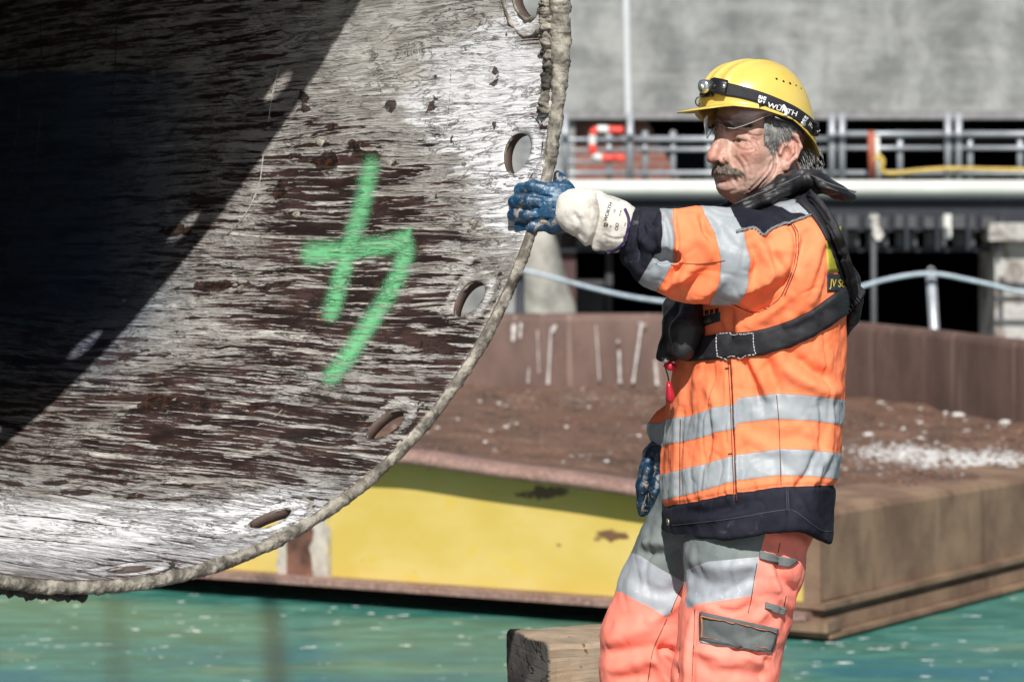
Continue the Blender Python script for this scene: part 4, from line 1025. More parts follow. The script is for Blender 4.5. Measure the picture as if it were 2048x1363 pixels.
# neck
d = smin(d, G.chain([(-.020, 0, -.070), (-.045, 0, -.190), (-.055, 0, -.26)], [.062, .064, .085], k=.02), .022)
for s in (-1, 1): d = smin(d, G.chain([(-.018, .052*s, -.070), (.018, .036*s, -.20)], [.013, .013], k=.01), .02)
d = smin(d, G.ell((.030, 0, -.128), (.040, .036, .026)), .025)
V, F = G.mesh(d); V = relax(V, F, 1, .4)
print('head', len(V))
f_, l_, u_ = V[:, 0], V[:, 1], V[:, 2]
Vw = H3(f_, l_, u_); N_ = vnorm(Vw, F)
x_, y_ = PX(Vw); front = (N_[:, 1] < .35) & (l_ > -.03)
# creases of the face and neck (px paths read off the photograph)
cre = [([(1466, 285), (1478, 296), (1492, 300), (1504, 298)], 2.6, -.0012), ([(1500, 275), (1512, 281), (1518, 290)], 2.2, -.0010), ([(1502, 270), (1516, 272), (1524, 270)], 2.0, -.0009), ([(1498, 284), (1510, 293), (1514, 303)], 2.0, -.0009),
       ([(1448, 318), (1455, 330), (1466, 345), (1472, 362)], 4.0, -.0028), ([(1470, 315), (1482, 330), (1490, 352), (1488, 372)], 3.5, -.0014), ([(1484, 312), (1497, 330), (1503, 352)], 2.6, -.0010),
       ([(1549, 318), (1546, 336), (1534, 356), (1512, 378), (1496, 392)], 3.0, -.0032), ([(1543, 322), (1536, 340), (1520, 360), (1500, 380)], 2.6, -.0022), ([(1552, 330), (1548, 345), (1532, 366), (1515, 384)], 2.4, -.0026), ([(1540, 345), (1522, 370), (1505, 392)], 2.2, -.0018),
       ([(1430, 232), (1450, 236), (1475, 238), (1500, 240)], 2.4, -.0010), ([(1430, 243), (1452, 246), (1480, 246)], 2.0, -.0009), ([(1420, 374), (1432, 380), (1450, 384), (1470, 380)], 3, -.0010), ([(1424, 262), (1426, 270)], 2, -.0015),
       ([(1452, 262), (1468, 258), (1486, 262), (1500, 270)], 2.6, -.0013)]
disp = np.zeros(len(V))
for pth, wd, am in cre:
    dd = segd(x_, y_, [tuple(p) for p in cr(pth, 16)]); disp += am*1.1*np.exp(-(dd/(wd*.85))**2)-am*.35*np.exp(-((dd-wd*2)/wd)**2)
disp += .0006*fbm(V*130, 3, 5)+.0008*fbm(V*45, 2, 3)
Vw = Vw+N_*(disp*front)[:, None]
red = .15+.75*np.exp(-((f_-.118)/.018)**2-(l_/.02)**2-((u_+.036)/.018)**2)+.45*np.exp(-((f_-.075)/.03)**2-((np.abs(l_)-.045)/.02)**2-((u_+.035)/.02)**2)+.5*np.exp(-((f_+.013)/.025)**2-((np.abs(l_)-.085)/.014)**2)+.5*np.exp(-((f_-.10)/.02)**2-((u_+.080)/.007)**2-(l_/.02)**2)
red = np.clip(red+.2*fbm(V*30, 3, 4), 0, 1)
stb = np.clip(.75*np.exp(-((u_+.098)/.022)**2)*(f_ > .01)+.35*np.exp(-((u_+.075)/.03)**2-((f_-.05)/.04)**2), 0, 1)*.75
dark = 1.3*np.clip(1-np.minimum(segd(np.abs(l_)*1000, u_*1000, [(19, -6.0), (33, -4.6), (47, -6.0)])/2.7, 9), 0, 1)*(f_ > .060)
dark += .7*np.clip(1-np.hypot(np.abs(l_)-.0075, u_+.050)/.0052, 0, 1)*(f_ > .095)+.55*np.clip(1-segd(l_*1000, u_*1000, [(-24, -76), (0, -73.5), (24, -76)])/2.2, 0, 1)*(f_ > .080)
for pth, wd, am in cre: dark += front*min(.6, abs(am)*190)*np.exp(-(segd(x_, y_, [tuple(p) for p in cr(pth, 16)])/(wd*.7))**2)  # shade of creases, like nostrils and mouth line, put into skin colour
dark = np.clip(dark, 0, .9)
# torso, arms and legs under the clothes, joined to the head through the neck (coarse, unseen)
bg = Grid((.17, 5.75, -.02), (.75, 6.50, 1.48), .012)
def tube_b(pts, rs): return bg.chain(pts, rs, k=.03)
db = bg.chain([H3(-.045, 0, -.185), w3(1560, 470), w3(1530, 700), w3(1500, 1000)], [.060, .105, .135, .135], k=.04)
db = smin(db, bg.chain([w3(1560, 505, .15), w3(1560, 500, -.14)], [.065, .065]), .04)
for dy, X1, X2, X3 in ((-.10, 1478, 1440, 1470), (.15, 1345, 1305, 1370)):
    db = smin(db, bg.chain([w3(1490, 1050, dy), w3(X1, 1180, dy), w3(X2, 1400, dy), w3(X3, 1830, dy)], [.08, .058, .045, .04]), .03)
Vb, Fb = bg.mesh(db)
nb0 = len(Vw); Vall = np.vstack([Vw, Vb]); z0 = np.zeros(len(Vb))
body = mk('body', Vall, np.vstack([F, np.asarray(Fb)+nb0]), M_SKIN, person, True, None, {'red': np.r_[red, z0+.2], 'stubble': np.r_[stb, z0], 'dark': np.r_[dark, z0]})
S_head = Surf(Vw, F)
# eye: dark iris glint under the lid
mb = MB()
for s in (1, -1):
    c = H3(.0795, .0325*s, -.0062); q = []
    for i in range(5):
        e = -math.pi/2+math.pi*i/4
        for k in range(8): g_a = k*math.pi/4; q.append(c+fF*.0022+.0042*math.cos(e)*math.cos(g_a)*(fF*.6)+.0070*math.cos(e)*math.sin(g_a)*fL+.0022*math.sin(e)*fU)
    b = MB(); b.add(q, gridF(5, 8, True)); a = Mat('eye'); b.build('eye', [a.set((.045, .03, .022), .12)], person, True)
# ---- hair, brows, moustache as strands
def strands(name, mat, gen, n, wd, parent=person, seed=1):
    rs = np.random.RandomState(seed); V = []; F = []
    for i in range(n):
        P = gen(rs)
        if P is None: continue
        P = np.array(P); k = len(P); o = len(V); t = np.gradient(P, axis=0); 
        sd_ = np.cross(t, np.array([.2, 1, .1])+rs.uniform(-.5, .5, 3)); sd_ /= np.linalg.norm(sd_, axis=1)[:, None]+1e-9
        for j in range(k):
            ww = wd*(1-.75*j/(k-1)); V += [P[j]-sd_[j]*ww, P[j]+sd_[j]*ww]
        F += [(o+2*j, o+2*j+1, o+2*j+3, o+2*j+2) for j in range(k-1)]
    return mk(name, V, F, mat, parent, False)
def on_head(px, py):
    p, n = S_head.hit(px, py); return np.array(p), np.array(n)
def g_temple(rs):
    x = rs.uniform(1528, 1583); y = rs.uniform(232, 262)
    p, n = on_head(x, y); L = rs.uniform(.018, .034); dr_ = np.array([rs.uniform(-.15, .55), -.1, -1+rs.uniform(0, .4)])
    if x < 1556: dr_ = np.array([rs.uniform(-.1, .25), -.1, -1.]); L *= 1.1
    return [p+n*.001+dr_*L*t+n*(.007*math.sin(t*3.0)+.001*rs.rand()) for t in np.linspace(0, 1, 5)]
strands('temple_hair', M_HAIR, g_temple, 1100, .0006)
def g_side(rs):
    t_ = rs.rand(); x = 1529+16*t_+rs.uniform(-3, 5); y = 262+32*t_+rs.uniform(-8, 8)
    p, n = on_head(x, y); L = rs.uniform(.008, .016); dr_ = np.array([rs.uniform(-.2, .3), -.1, -1.])
    return [p+n*.001+dr_*L*t+n*.004*math.sin(t*3) for t in np.linspace(0, 1, 4)]
strands('sideburn', M_HAIR, g_side, 420, .0005, seed=3)
def g_nape(rs):
    f = rs.uniform(-.108, -.055); l = rs.uniform(-.05, .070); u = rs.uniform(-.085, -.02)
    dd = np.array([f+.02, l, 0]); dd /= np.linalg.norm(dd); p = H3(f*.93, l*1.0, u); n = H3(dd[0], dd[1], 0)-HCn; L = rs.uniform(.005, .013)
    return [p+n*(.002+.003*t)+np.array([0, 0, -1])*L*t for t in np.linspace(0, 1, 4)]
strands('nape_hair', M_HAIR, g_nape, 1300, .0005, seed=4)
def g_brow(s):
    def g(rs):
        t = rs.rand(); l = .010+.042*t; f = .098-.030*t**2; u = .018+.006*math.sin(t*2.6)+rs.uniform(-.0035, .0035)
        p = H3(f-.003, l*s, u); e = H3(f-.001, (l+.010)*s, u+.002+rs.uniform(-.003, .003)); m = (p+e)/2+fF*.004
        return [p, m, e]
    return g
strands('eyebrow', M_HAIRD, g_brow(1), 420, .00060, seed=5); strands('eyebrow', M_HAIRD, g_brow(-1), 160, .00055, seed=6)
def g_mou(rs):
    l = rs.normal(0, .017); l = float(np.clip(l, -.036, .037)); a_ = abs(l)/.034
    u = -.0555-.0045*a_-.007*a_**2+rs.uniform(-.0045, .0035); f = .1045-.0205*a_**1.5+rs.uniform(-.003, .002)
    p = H3(f-.006, l, u+.003); L = rs.uniform(.011, .020)
    dr_ = H3(.25*(1-a_), (.25+.9*a_)*np.sign(l), -1.0-.3*a_)-HCn; dr_ /= np.linalg.norm(dr_)
    return [p+dr_*L*t+fF*(.0075*math.sin(t*2.4)) for t in np.linspace(0, 1, 4)]
strands('moustache', M_MOU, g_mou, 1700, .00062, seed=7)
strands('moustache', M_HAIRD, g_mou, 700, .00055, seed=8)

# ---- helmet
def urim(ph): return np.interp(np.degrees(np.abs(ph)), [0, 30, 60, 90, 110, 135, 160, 180], [.063, .065, .054, .032, .004, -.027, -.044, -.048])+.10*.101*np.sin(ph)
def hel(ph, t):
    """t 0 at rim .. 1 at crown"""
    A, B, F0, UT = .124, .101, .008, .158
    ur = urim(ph); e = .78
    hx = np.cos(t*math.pi/2)**e; vz = np.sin(t*math.pi/2)**.92
    f = F0+A*np.cos(ph)*hx*(1-.06*(np.cos(ph) < 0)*0); l = B*np.sin(ph)*hx; u = ur+(UT-ur)*vz
    # lean of the crown backwards
    # crown ridges
    rg = np.exp(-(l/.007)**2)+np.exp(-((np.abs(l)-.030)/.0075)**2)
    am = .0042*np.clip((f+.02)/.05, 0, 1)*np.clip((u-.075)/.03, 0, 1)
    k = am*rg
    nrm = np.stack([f/(A*A)*.01, l/(B*B)*.01, (u-.02)/.14**2*.01], -1); nrm /= np.linalg.norm(nrm, axis=-1)[..., None]
    return f+nrm[..., 0]*k, l+nrm[..., 1]*k, u+nrm[..., 2]*k
nph, nt = 260, 60
ph = np.linspace(-math.pi, math.pi, nph, endpoint=False); tt = np.linspace(0, 1, nt)
PH, TT = np.meshgrid(ph, tt, indexing='ij'); f, l, u = hel(PH, TT); 
# brim rings going outwards and down, then the underside
def brim(ph, o):
    f, l, u = hel(ph, ph*0); r = np.hypot(f-.008, l); cf = np.clip((np.cos(ph)-.83)/.17, 0, 1)**.5
    ext = .006+.050*cf; dn = .0045+.006*cf
    return f+(f-.008)/r*ext*o, l+l/r*ext*o, u-dn*o**1.2
rings = []
for o_, dz, ins in ((.35, -.0105, 0), (.7, -.0065, 0), (.97, -.0034, 0)): pass
col = []
for dz, o_ in ((-.0030, .0), (-.0030, .4), (-.0030, .8), (-.0030, .97), (-.0012, 1.0), (.0004, .985), (.0, .8), (.0, .55), (.0, .3), (.0, .1)):
    bf, bl, bu = brim(ph, o_); bu = bu+dz
    if dz == -.0030 and o_ == 0: bf, bl = bf*.985, bl*.985
    col.append(np.stack([bf, bl, bu], -1))
# inner wall of the shell
inn = []
for t_ in (.75, .5, .3, .15, .05): 
    q = hel(ph, ph*0+t_); inn.append(np.stack([q[0]*.975, q[1]*.97, q[2]*.985], -1))
allr = inn+col+[np.stack([f[:, j], l[:, j], u[:, j]], -1) for j in range(nt)]
Hm = np.stack(allr, 0); Vh = H3(Hm[..., 0], Hm[..., 1], Hm[..., 2])
Vh = Vh.reshape(-1, 3); Fh = gridF(len(allr), nph, True); 
helmet = mk('helmet', Vh, Fh, M_HELM, person, True)
S_h = Surf(Vh, Fh)
def sub(name, b, mats, parent, smooth=True, attrs=None): return b.build(name, mats, parent, smooth, attrs=attrs)
# vents
for x, y, r in ((1553, 158, 2.6), (1567, 163, 2.6), (1580, 167, 3.0), (1592, 171, 2.2), (1602, 177, 1.8)):
    p, n = S_h.hit(x, y); b = MB(); p = np.array(p); n = np.array(n)
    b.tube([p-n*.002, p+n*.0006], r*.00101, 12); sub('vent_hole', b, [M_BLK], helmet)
# strap
V_, F_, uv = ribbon(S_h, [(1446, 178), (1478, 184), (1512, 193), (1545, 205), (1580, 221), (1604, 236), (1622, 252), (1630, 264)], [27, 24, 23, 23, 23, 22, 22, 20], .0005, .0015, 60, 6)
mk('lamp_strap', V_, F_, M_WEB, helmet, True, None, {'uvw': uv})
tV = []; tF = []
def addtxt(L, V, F): L.append((V, F))
V_, F_ = letter(S_h, 'WÜRTH', 1533, 213.5, 9.5, 18.5, .0026, 1.22); mk('strap_lettering', V_, F_, M_TXTW, helmet, False)
V_, F_ = letter(S_h, 'WÜRTH', 1613, 250, 8, 40, .0026, .62); mk('strap_lettering', V_, F_, M_TXTW, helmet, False)
def emblem(S, x, y, s, ang, off, mat, parent, name='emblem', sx=1.0):
    b = MB(); ca, sa = math.cos(R(ang)), math.sin(R(ang))
    polys = [[(-.5, -.08), (-.5, -.5), (-.22, -.5), (-.22, -.3), (-.1, -.3), (-.1, -.5), (.0, -.5), (.0, -.08)], [(.05, -.08), (.05, -.3), (.5, -.3), (.5, -.5), (.14, -.5), (.14, -.4), (.05, -.4)],
             [(-.5, .04), (-.28, .04), (-.28, .28), (-.12, .28), (-.12, .04), (.1, .04), (.1, .28), (.26, .28), (.26, .04), (.5, .04), (.38, .42), (.2, .52), (-.2, .52), (-.38, .42)], [(.1, -.22), (.5, -.22), (.5, -.08), (.1, -.08)]]
    for P in polys:
        q = []
        for u, v in P:
            p, n = S.hit(x+(u*ca*sx-v*sa)*s, y+(u*sa*sx+v*ca)*s); q.append(tuple(p+n*off))
        b.add(q, [tuple(range(len(q)))])
    return b.build(name, [mat], parent)
emblem(S_h, 1523, 200, 15, 16, .0027, M_TXTW, helmet, 'strap_emblem'); emblem(S_h, 1608, 238.5, 12, 38, .0027, M_TXTW, helmet, 'strap_emblem', .7)
# clip and hooks
for pth, w_ in (([(1564, 211), (1571, 222), (1569, 235)], 6), ([(1521, 205), (1523, 214)], 9)):
    V_, F_, uv = ribbon(S_h, pth, w_, .002, .002, 8, 4); mk('strap_clip', V_, F_, [M_TXTW, M_BPL][w_ == 9], helmet, True)
b = MB(); c = H3(-.02, .098, .028); b.box(tuple(c), (.018, .006, .010), bev=.002); sub('strap_clip', b, [M_CHR], helmet)
# buckle at the back of the strap
p, n = S_h.hit(1626, 258); b = MB(); p = np.array(p); b.box(tuple(p+np.array([.004, 0, 0])), (.012, .02, .03), R(20), bev=.003); sub('strap_buckle', b, [M_BPL], helmet)
# head lamp
pl, nl2 = S_h.hit(1420, 172); pl = np.array(pl)
lampc = W(1416, 172, float(pl[1])-.012); ax = np.array([-.80, -.58, -.10]); ax /= np.linalg.norm(ax)
b = MB(); b.tube([lampc-ax*.006, lampc+ax*.004, lampc+ax*.0065, lampc+ax*.0150], [.0125, .0125, .0138, .0138], 24, 0); sub('lamp_head', b, [M_CHR], helmet)
b = MB(); b.tube([lampc+ax*.0148, lampc+ax*.0152], [.0120, .0120], 24); a = Mat('lamp_glass'); sub('lamp_lens', b, [a.set((.35, .38, .42), .06, .6)], helmet)
b = MB(); b.tube([lampc+ax*.0153, lampc+ax*.0158], [.005, .005], 14); sub('lamp_reflector', b, [M_TXTW], helmet)
V_, F_, uv = ribbon(S_h, [(1424, 173), (1436, 175), (1455, 179)], [20, 27, 27], .002, .011, 12, 6); mk('lamp_housing', V_, F_, M_BPL, helmet, True)
V_, F_, uv = ribbon(S_h, [(1405, 192), (1416, 190), (1428, 190)], [8, 10, 7], .001, .006, 8, 4); mk('lamp_bracket', V_, F_, M_BPL, helmet, True)
for x in (1438, 1450):
    p, n = S_h.hit(x, 176); p = np.array(p); n = np.array(n); b = MB(); b.tube([p+n*.012, p+n*.0155], [.0052, .0046], 14); sub('lamp_button', b, [M_CHR if x == 1450 else M_BPL], helmet)
b = MB(); b.tube([lampc+np.array(W(x, y, 6)-W(1416, 172, 6)) for x, y in cr([(1412, 186), (1402, 193), (1394, 196), (1391, 205), (1396, 212), (1400, 206)], 24)], .0014, 6); sub('lamp_cable', b, [M_BPL], helmet)
# safety glasses pushed up under the brim
def lens(l0, l1, low, name):
    n_, m_ = 40, 14; V = []
    for i in range(n_):
        s_ = l0+(l1-l0)*i/(n_-1); a_ = s_/.098; 
        lo = np.interp(i/(n_-1), np.linspace(0, 1, len(low)), low)
        for j in range(m_):
            v = j/(m_-1); u_ = .058+(lo-.058)*v; rr_ = .114+.004*math.sin(v*3)-.004*v
            V.append(H3(-.002+rr_*math.cos(a_), (rr_-.012)*math.sin(a_), u_))
    V = np.array(V); k = len(V); F = gridF(n_, m_)
    a = Mat('clear_lens'); fr = a.n('ShaderNodeFresnel', {'IOR': 1.7}).outputs[0]
    gl = a.n('ShaderNodeBsdfGlossy', {'Color': (.95, .93, 1, 1), 'Roughness': .04}).outputs[0]; tr = a.n('ShaderNodeBsdfTransparent', {'Color': (.93, .90, .92, 1)}).outputs[0]
    mx = a.n('ShaderNodeMixShader', {0: a.M('ADD', a.M('MULTIPLY', fr, 1.2, True), .03), 1: tr, 2: gl}).outputs[0]; a.put(a.out.inputs['Surface'], mx)
    lw = mk(name, V, F, a.m, person, True)
    b = MB(); b.tube([V[i*m_+m_-1] for i in range(n_)], .0010, 6); a = Mat('lens_edge'); b.build('lens_edge', [a.set((.35, .30, .28), .15, 0)], lw, True)
lens(.004, .118, [.030, .020, .018, .024, .032, .042, .052], 'eyeglass_lens'); lens(-.085, -.004, [.03, .004, .0, .010, .022], 'eyeglass_lens')
b = MB(); b.tube([H3(.045, .094, .040), H3(.0, .098, .028), H3(-.03, .092, .010)], [.004, .0035, .003], 8); b.build('glasses_temple', [M_BPL], person, True)

# ---- jacket (torso, sleeves: one cloth surface)
jg = Grid((.165, 5.72, .78), (.765, 6.56, 1.55), .0036)
zt = lambda py: float(w3(0, py)[2]); xt = lambda px: (px-1024)/FP*YB
tb = [(372, 1548, 1612, .07, 0), (392, 1510, 1628, .12, 0), (412, 1478, 1642, .165, 0), (440, 1452, 1656, .20, 0), (470, 1425, 1672, .222, 0), (520, 1400, 1692, .232, 0), (600, 1378, 1702, .23, 0), (700, 1352, 1699, .222, 0),
      (800, 1336, 1692, .218, 0), (900, 1324, 1684, .228, 0), (970, 1320, 1674, .244, 0), (1010, 1318, 1668, .254, 0), (1100, 1312, 1670, .262, 0)]
td = jg.loft([zt(r[0]) for r in tb], [(xt(r[1])+xt(r[2]))/2-.003 for r in tb], [(xt(r[2])-xt(r[1]))/2-.0115 for r in tb], [YB+r[4] for r in tb], [r[3] for r in tb], 2.25, .26)
top = jg.Z-(zt(385)); 
sh = jg.chain([W(1592, 462, 5.93), W(1568, 514, 5.925), W(1470, 517, 5.905), W(1385, 512, 5.90), W(1338, 503, 5.89)], [.060, .093, .090, .092, .084], 1.22, .02)
cuffd = jg.chain([W(1335, 480, 5.885), W(1306, 474, 5.88), W(1284, 468, 5.88), W(1266, 466, 5.875)], [.066, .056, .044, .032], 1.1, .015)
cuff2 = jg.chain([W(1330, 545, 5.90), W(1298, 530, 5.90), W(1262, 515, 5.895)], [.034, .030, .020], 1.0, .01)
sl = smin(sh, cuffd, .006); sl = smin(sl, cuff2, .008)
sl = smax(sl, -jg.chain([W(1350, 512, 5.832), W(1325, 510, 5.834), W(1296, 505, 5.842)], [.014, .016, .005], 1, .01), .006)
fs = jg.chain([w3(1572, 500, .17), w3(1470, 770, .235), w3(1345, 860, .225)], [.09, .075, .055], 1, .03)
td2 = smin(td, sl, .022); td2 = smin(td2, fs, .03)
# front edge of the far half of the jacket
td2 = smin(td2, jg.chain([w3(1345, 790, .12), w3(1331, 990, .13)], [.018, .014], 1, .01), .012)
# hem line
hx = [1300, 1322, 1345, 1450, 1560, 1590, 1625, 1645, 1700]; hy = [1064, 1066, 1060, 1048, 1031, 1034, 1058, 1070, 1070]
zh = np.interp(jg.X[:, 0, 0], [xt(v) for v in hx], [zt(v) for v in hy]).astype(np.float32)[:, None, None]
td2 = smax(td2, (zh-jg.Z)+0*jg.Y, .004)
V, F = jg.mesh(td2); V = relax(V, F, 1, .5); print('jacket', len(V))
def fieldpx(V): return PX(V)
N_ = vnorm(V, F); x_, y_ = PX(V); nf = np.clip(-N_[:, 1]*1.4, 0, 1)
slm = (x_ < 1560) & (y_ < 640)
folds = [ # path px, half width px, metres
 ([(1322, 595), (1345, 572), (1383, 545)], 12, .011), ([(1340, 600), (1350, 560), (1360, 525)], 9, -.010), ([(1352, 600), (1390, 570), (1425, 540)], 14, -.008), ([(1370, 604), (1410, 588), (1440, 560)], 10, .007),
 ([(1402, 440), (1408, 458), (1420, 476)], 6, -.009), ([(1385, 430), (1395, 455), (1405, 480), (1420, 500)], 12, .006), ([(1500, 480), (1515, 520), (1508, 560)], 9, -.008), ([(1520, 500), (1540, 530), (1535, 560)], 10, .006),
 ([(1540, 480), (1552, 520), (1572, 545)], 9, -.006), ([(1480, 590), (1530, 560), (1575, 530)], 12, .006), ([(1500, 600), (1545, 585), (1580, 560)], 9, -.007), ([(1495, 470), (1520, 490), (1560, 500), (1585, 495)], 12, .005),
 ([(1581, 446), (1592, 472), (1588, 530), (1563, 591)], 5, -.006), ([(1563, 591), (1535, 615), (1507, 627), (1480, 615), (1463, 606)], 5, -.005), ([(1575, 590), (1560, 610), (1530, 632), (1500, 650)], 12, .008),
 ([(1616, 467), (1606, 500), (1594, 530)], 9, -.009), ([(1630, 455), (1640, 500), (1632, 560), (1612, 620)], 14, .007), ([(1647, 500), (1638, 545), (1620, 590)], 8, -.006), ([(1605, 455), (1615, 480)], 8, -.004), ([(1600, 560), (1595, 620), (1570, 660)], 16, .006),
 ([(1610, 640), (1580, 655), (1540, 660)], 12, -.006), ([(1430, 640), (1445, 665)], 8, -.006), ([(1455, 620), (1460, 660), (1465, 680)], 8, -.006), ([(1475, 630), (1482, 672)], 10, .005),
 ([(1483, 721), (1497, 745), (1508, 775), (1520, 800)], 10, -.009), ([(1500, 720), (1520, 750), (1540, 790)], 14, .007), ([(1560, 712), (1580, 745), (1640, 775), (1685, 785)], 16, .009), ([(1583, 709), (1620, 735), (1665, 762)], 13, -.009), ([(1530, 715), (1545, 760), (1560, 800)], 12, -.006),
 ([(1456, 720), (1460, 800), (1466, 900), (1468, 1000)], 5, -.006), ([(1469, 720), (1474, 850), (1478, 1000)], 6, .005), ([(1361, 815), (1360, 900), (1358, 990)], 5, -.008), ([(1352, 820), (1349, 900), (1345, 1000)], 8, .006), ([(1420, 815), (1419, 870), (1410, 930)], 6, -.006), ([(1410, 760), (1425, 800), (1430, 860)], 12, .006),
 ([(1375, 740), (1372, 800), (1370, 850)], 9, -.006), ([(1395, 735), (1390, 800)], 12, .006), ([(1640, 800), (1645, 850), (1642, 900)], 6, -.005), ([(1655, 790), (1660, 860), (1655, 930)], 6, .004), ([(1668, 800), (1672, 860)], 5, -.004), ([(1630, 905), (1615, 945), (1600, 970)], 6, -.006), ([(1650, 905), (1635, 950), (1625, 975)], 6, .005), ([(1660, 915), (1650, 960)], 5, -.005),
 ([(1520, 860), (1560, 875), (1610, 865)], 18, -.005), ([(1600, 855), (1630, 870)], 12, .006), ([(1490, 870), (1530, 890)], 12, .004), ([(1560, 900), (1565, 950), (1560, 975)], 8, -.003),
 ([(1540, 420), (1520, 440), (1500, 450)], 7, -.004), ([(1560, 415), (1575, 435), (1600, 430)], 9, .004), ([(1520, 410), (1545, 430), (1580, 440)], 8, -.004),
 ([(1360, 1020), (1420, 1025), (1480, 1010)], 12, -.007), ([(1340, 1040), (1400, 1040), (1500, 1022)], 9, .005), ([(1575, 985), (1580, 1030)], 5, -.005), ([(1600, 990), (1612, 1030), (1635, 1050)], 10, .006), ([(1650, 990), (1648, 1050)], 8, -.004),
 # navy cuff wrinkles
 ([(1312, 428), (1300, 440), (1306, 452), (1318, 446)], 6, -.009), ([(1290, 432), (1285, 450), (1292, 470)], 6, -.008), ([(1276, 430), (1270, 470), (1275, 505)], 5, -.008), ([(1325, 425), (1316, 460), (1322, 490)], 8, .007), ([(1300, 460), (1290, 480), (1300, 495)], 8, .006), ([(1262, 455), (1258, 490)], 6, -.006), ([(1330, 430), (1342, 470), (1345, 505)], 6, .006), ([(1348, 425), (1354, 470), (1352, 510), (1345, 528)], 4, -.009)]
disp = np.zeros(len(V))
for pth, wd, am in folds:
    P = [tuple(p) for p in cr(pth, 14)]; dd = segd(x_, y_, P)
    # taper at the ends
    e = np.minimum(np.hypot(x_-P[0][0], y_-P[0][1]), np.hypot(x_-P[-1][0], y_-P[-1][1])); tp = .55+.45*np.clip(e/(wd*2), 0, 1)
    disp += am*np.exp(-(dd/wd)**2)*tp
disp *= nf*1.55
disp += .0060*fbm(V*np.array([9, 9, 6]), 3, 21)+.0026*fbm(V*28, 3, 22)
vn = lambda s_, sd_: np.exp(-(vnoise(V*np.array(s_)+fbm(V*6, 2, sd_)[:, None]*.8, sd_)/.13)**2)
tor = np.clip((x_-1520)/80+(y_-640)/60, 0, 1)
disp -= (tor*(.0034*vn((17, 17, 5), 3)+.0018*vn((30, 30, 14), 5))+(1-tor)*(.0032*vn((13, 13, 8), 7)+.0020*vn((26, 20, 26), 9)))*nf
# band lines
def lin(x, X, Y): return np.interp(x, X, Y)
b1 = lin(x_, [1318, 1338, 1400, 1425, 1475, 1480, 1550, 1620, 1690], [845, 838, 825, 816, 806, 795, 787, 790, 800]); b2 = lin(x_, [1318, 1335, 1470, 1560, 1620, 1685], [950, 946, 910, 897, 899, 907])
r1 = 25-np.abs(y_-(b1+25)); r2 = 26-np.abs(y_-(b2+26)); refl = np.maximum(r1, r2); refl = np.where(y_ > 730, refl, -99)
sleeve_c = lin(y_, [400, 420, 470, 520, 560, 600, 640], [1425, 1432, 1460, 1471, 1468, 1452, 1440]); rs_ = (29-np.abs(x_-sleeve_c)); rs_ = np.where((y_ < 611) & (y_ > 400) & (x_ < 1520) & (V[:, 1] < 6.06), rs_, -99)
refl = np.maximum(refl, rs_)
# elastic hem gathers
hemy = lin(x_, [1318, 1335, 1470, 1560, 1675], [1015, 1010, 985, 972, 970])
gth = np.exp(-((y_-(hemy-4))/16)**2); disp += gth*.0022*np.sin(x_/4.2+3*vnoise(np.stack([x_/30, y_*0, y_*0], 1)))*nf
disp += -.006*np.exp(-((y_-hemy)/5)**2)*(y_ > 900)
disp += .0015*(refl > 0)
# navy zones
yk = lin(x_, [1430, 1445, 1470, 1500, 1510, 1525, 1545, 1600, 1634, 1700], [395, 425, 463, 456, 456, 469, 455, 437, 424, 405])
navy = np.where(y_ < 640, yk-y_, -99); navy = np.where(x_ < 1432, -99, navy)
navy = np.where((x_ > 1432) & (x_ < 1470) & (y_ < 500), np.minimum(navy, (x_-(1440+(y_-425)*.75))), navy)
navy = np.maximum(navy, np.where(y_ > 880, y_-hemy, -99))
# the cuff: silver edge then navy
e1 = 1351-np.abs(y_-470)*.10; cuffn = np.where((y_ < 509+np.clip((1345-x_)*.0, 0, 9)) & (V[:, 1] < 6.06), (e1-26)-x_, -99); cuffr = np.where((y_ < 512) & (V[:, 1] < 6.06), np.minimum(x_-(e1-26), e1-x_), -99)
lowm = (y_ >= 507) & (x_ < 1352)
ln = (1345-x_)*.64-(y_-512)*-.55; 
# lower flap of the cuff: bands perpendicular to its run
tq = (x_-1262)*.86+(515-y_)*-.5
lown = np.where(lowm, 38-tq, -99); lowr = np.where(lowm, np.minimum(tq-38, 78-tq), -99)
navy = np.maximum(navy, np.maximum(cuffn, lown)); refl = np.maximum(refl, np.maximum(cuffr, lowr))
refl = np.maximum(refl, np.where((y_ < 445), 12-np.abs((y_-(396+(x_-1545)*.34))+0)-0*x_, -99)*np.where((x_ > 1540) & (x_ < 1634), 1, 0)-99*((x_ <= 1540) | (x_ >= 1634) | (y_ >= 445)))
dust = np.clip(1.6*np.exp(-((x_-1300)/26)**2-((y_-462)/26)**2)+.8*np.exp(-((x_-1262)/12)**2-((y_-512)/14)**2)+.4*np.exp(-((x_-1540)/40)**2-((y_-420)/14)**2)+.5*np.exp(-((x_-1585)/8)**2-((y_-985)/25)**2)+.3*np.exp(-((x_-1480)/300)**2-((y_-1055)/20)**2), 0, 1)
V = V+N_*disp[:, None]
jacket = mk('jacket', V, F, M_JACK, person, True, None, {'navy': navy, 'refl': refl, 'dust': dust})
S_j = Surf(V, F)
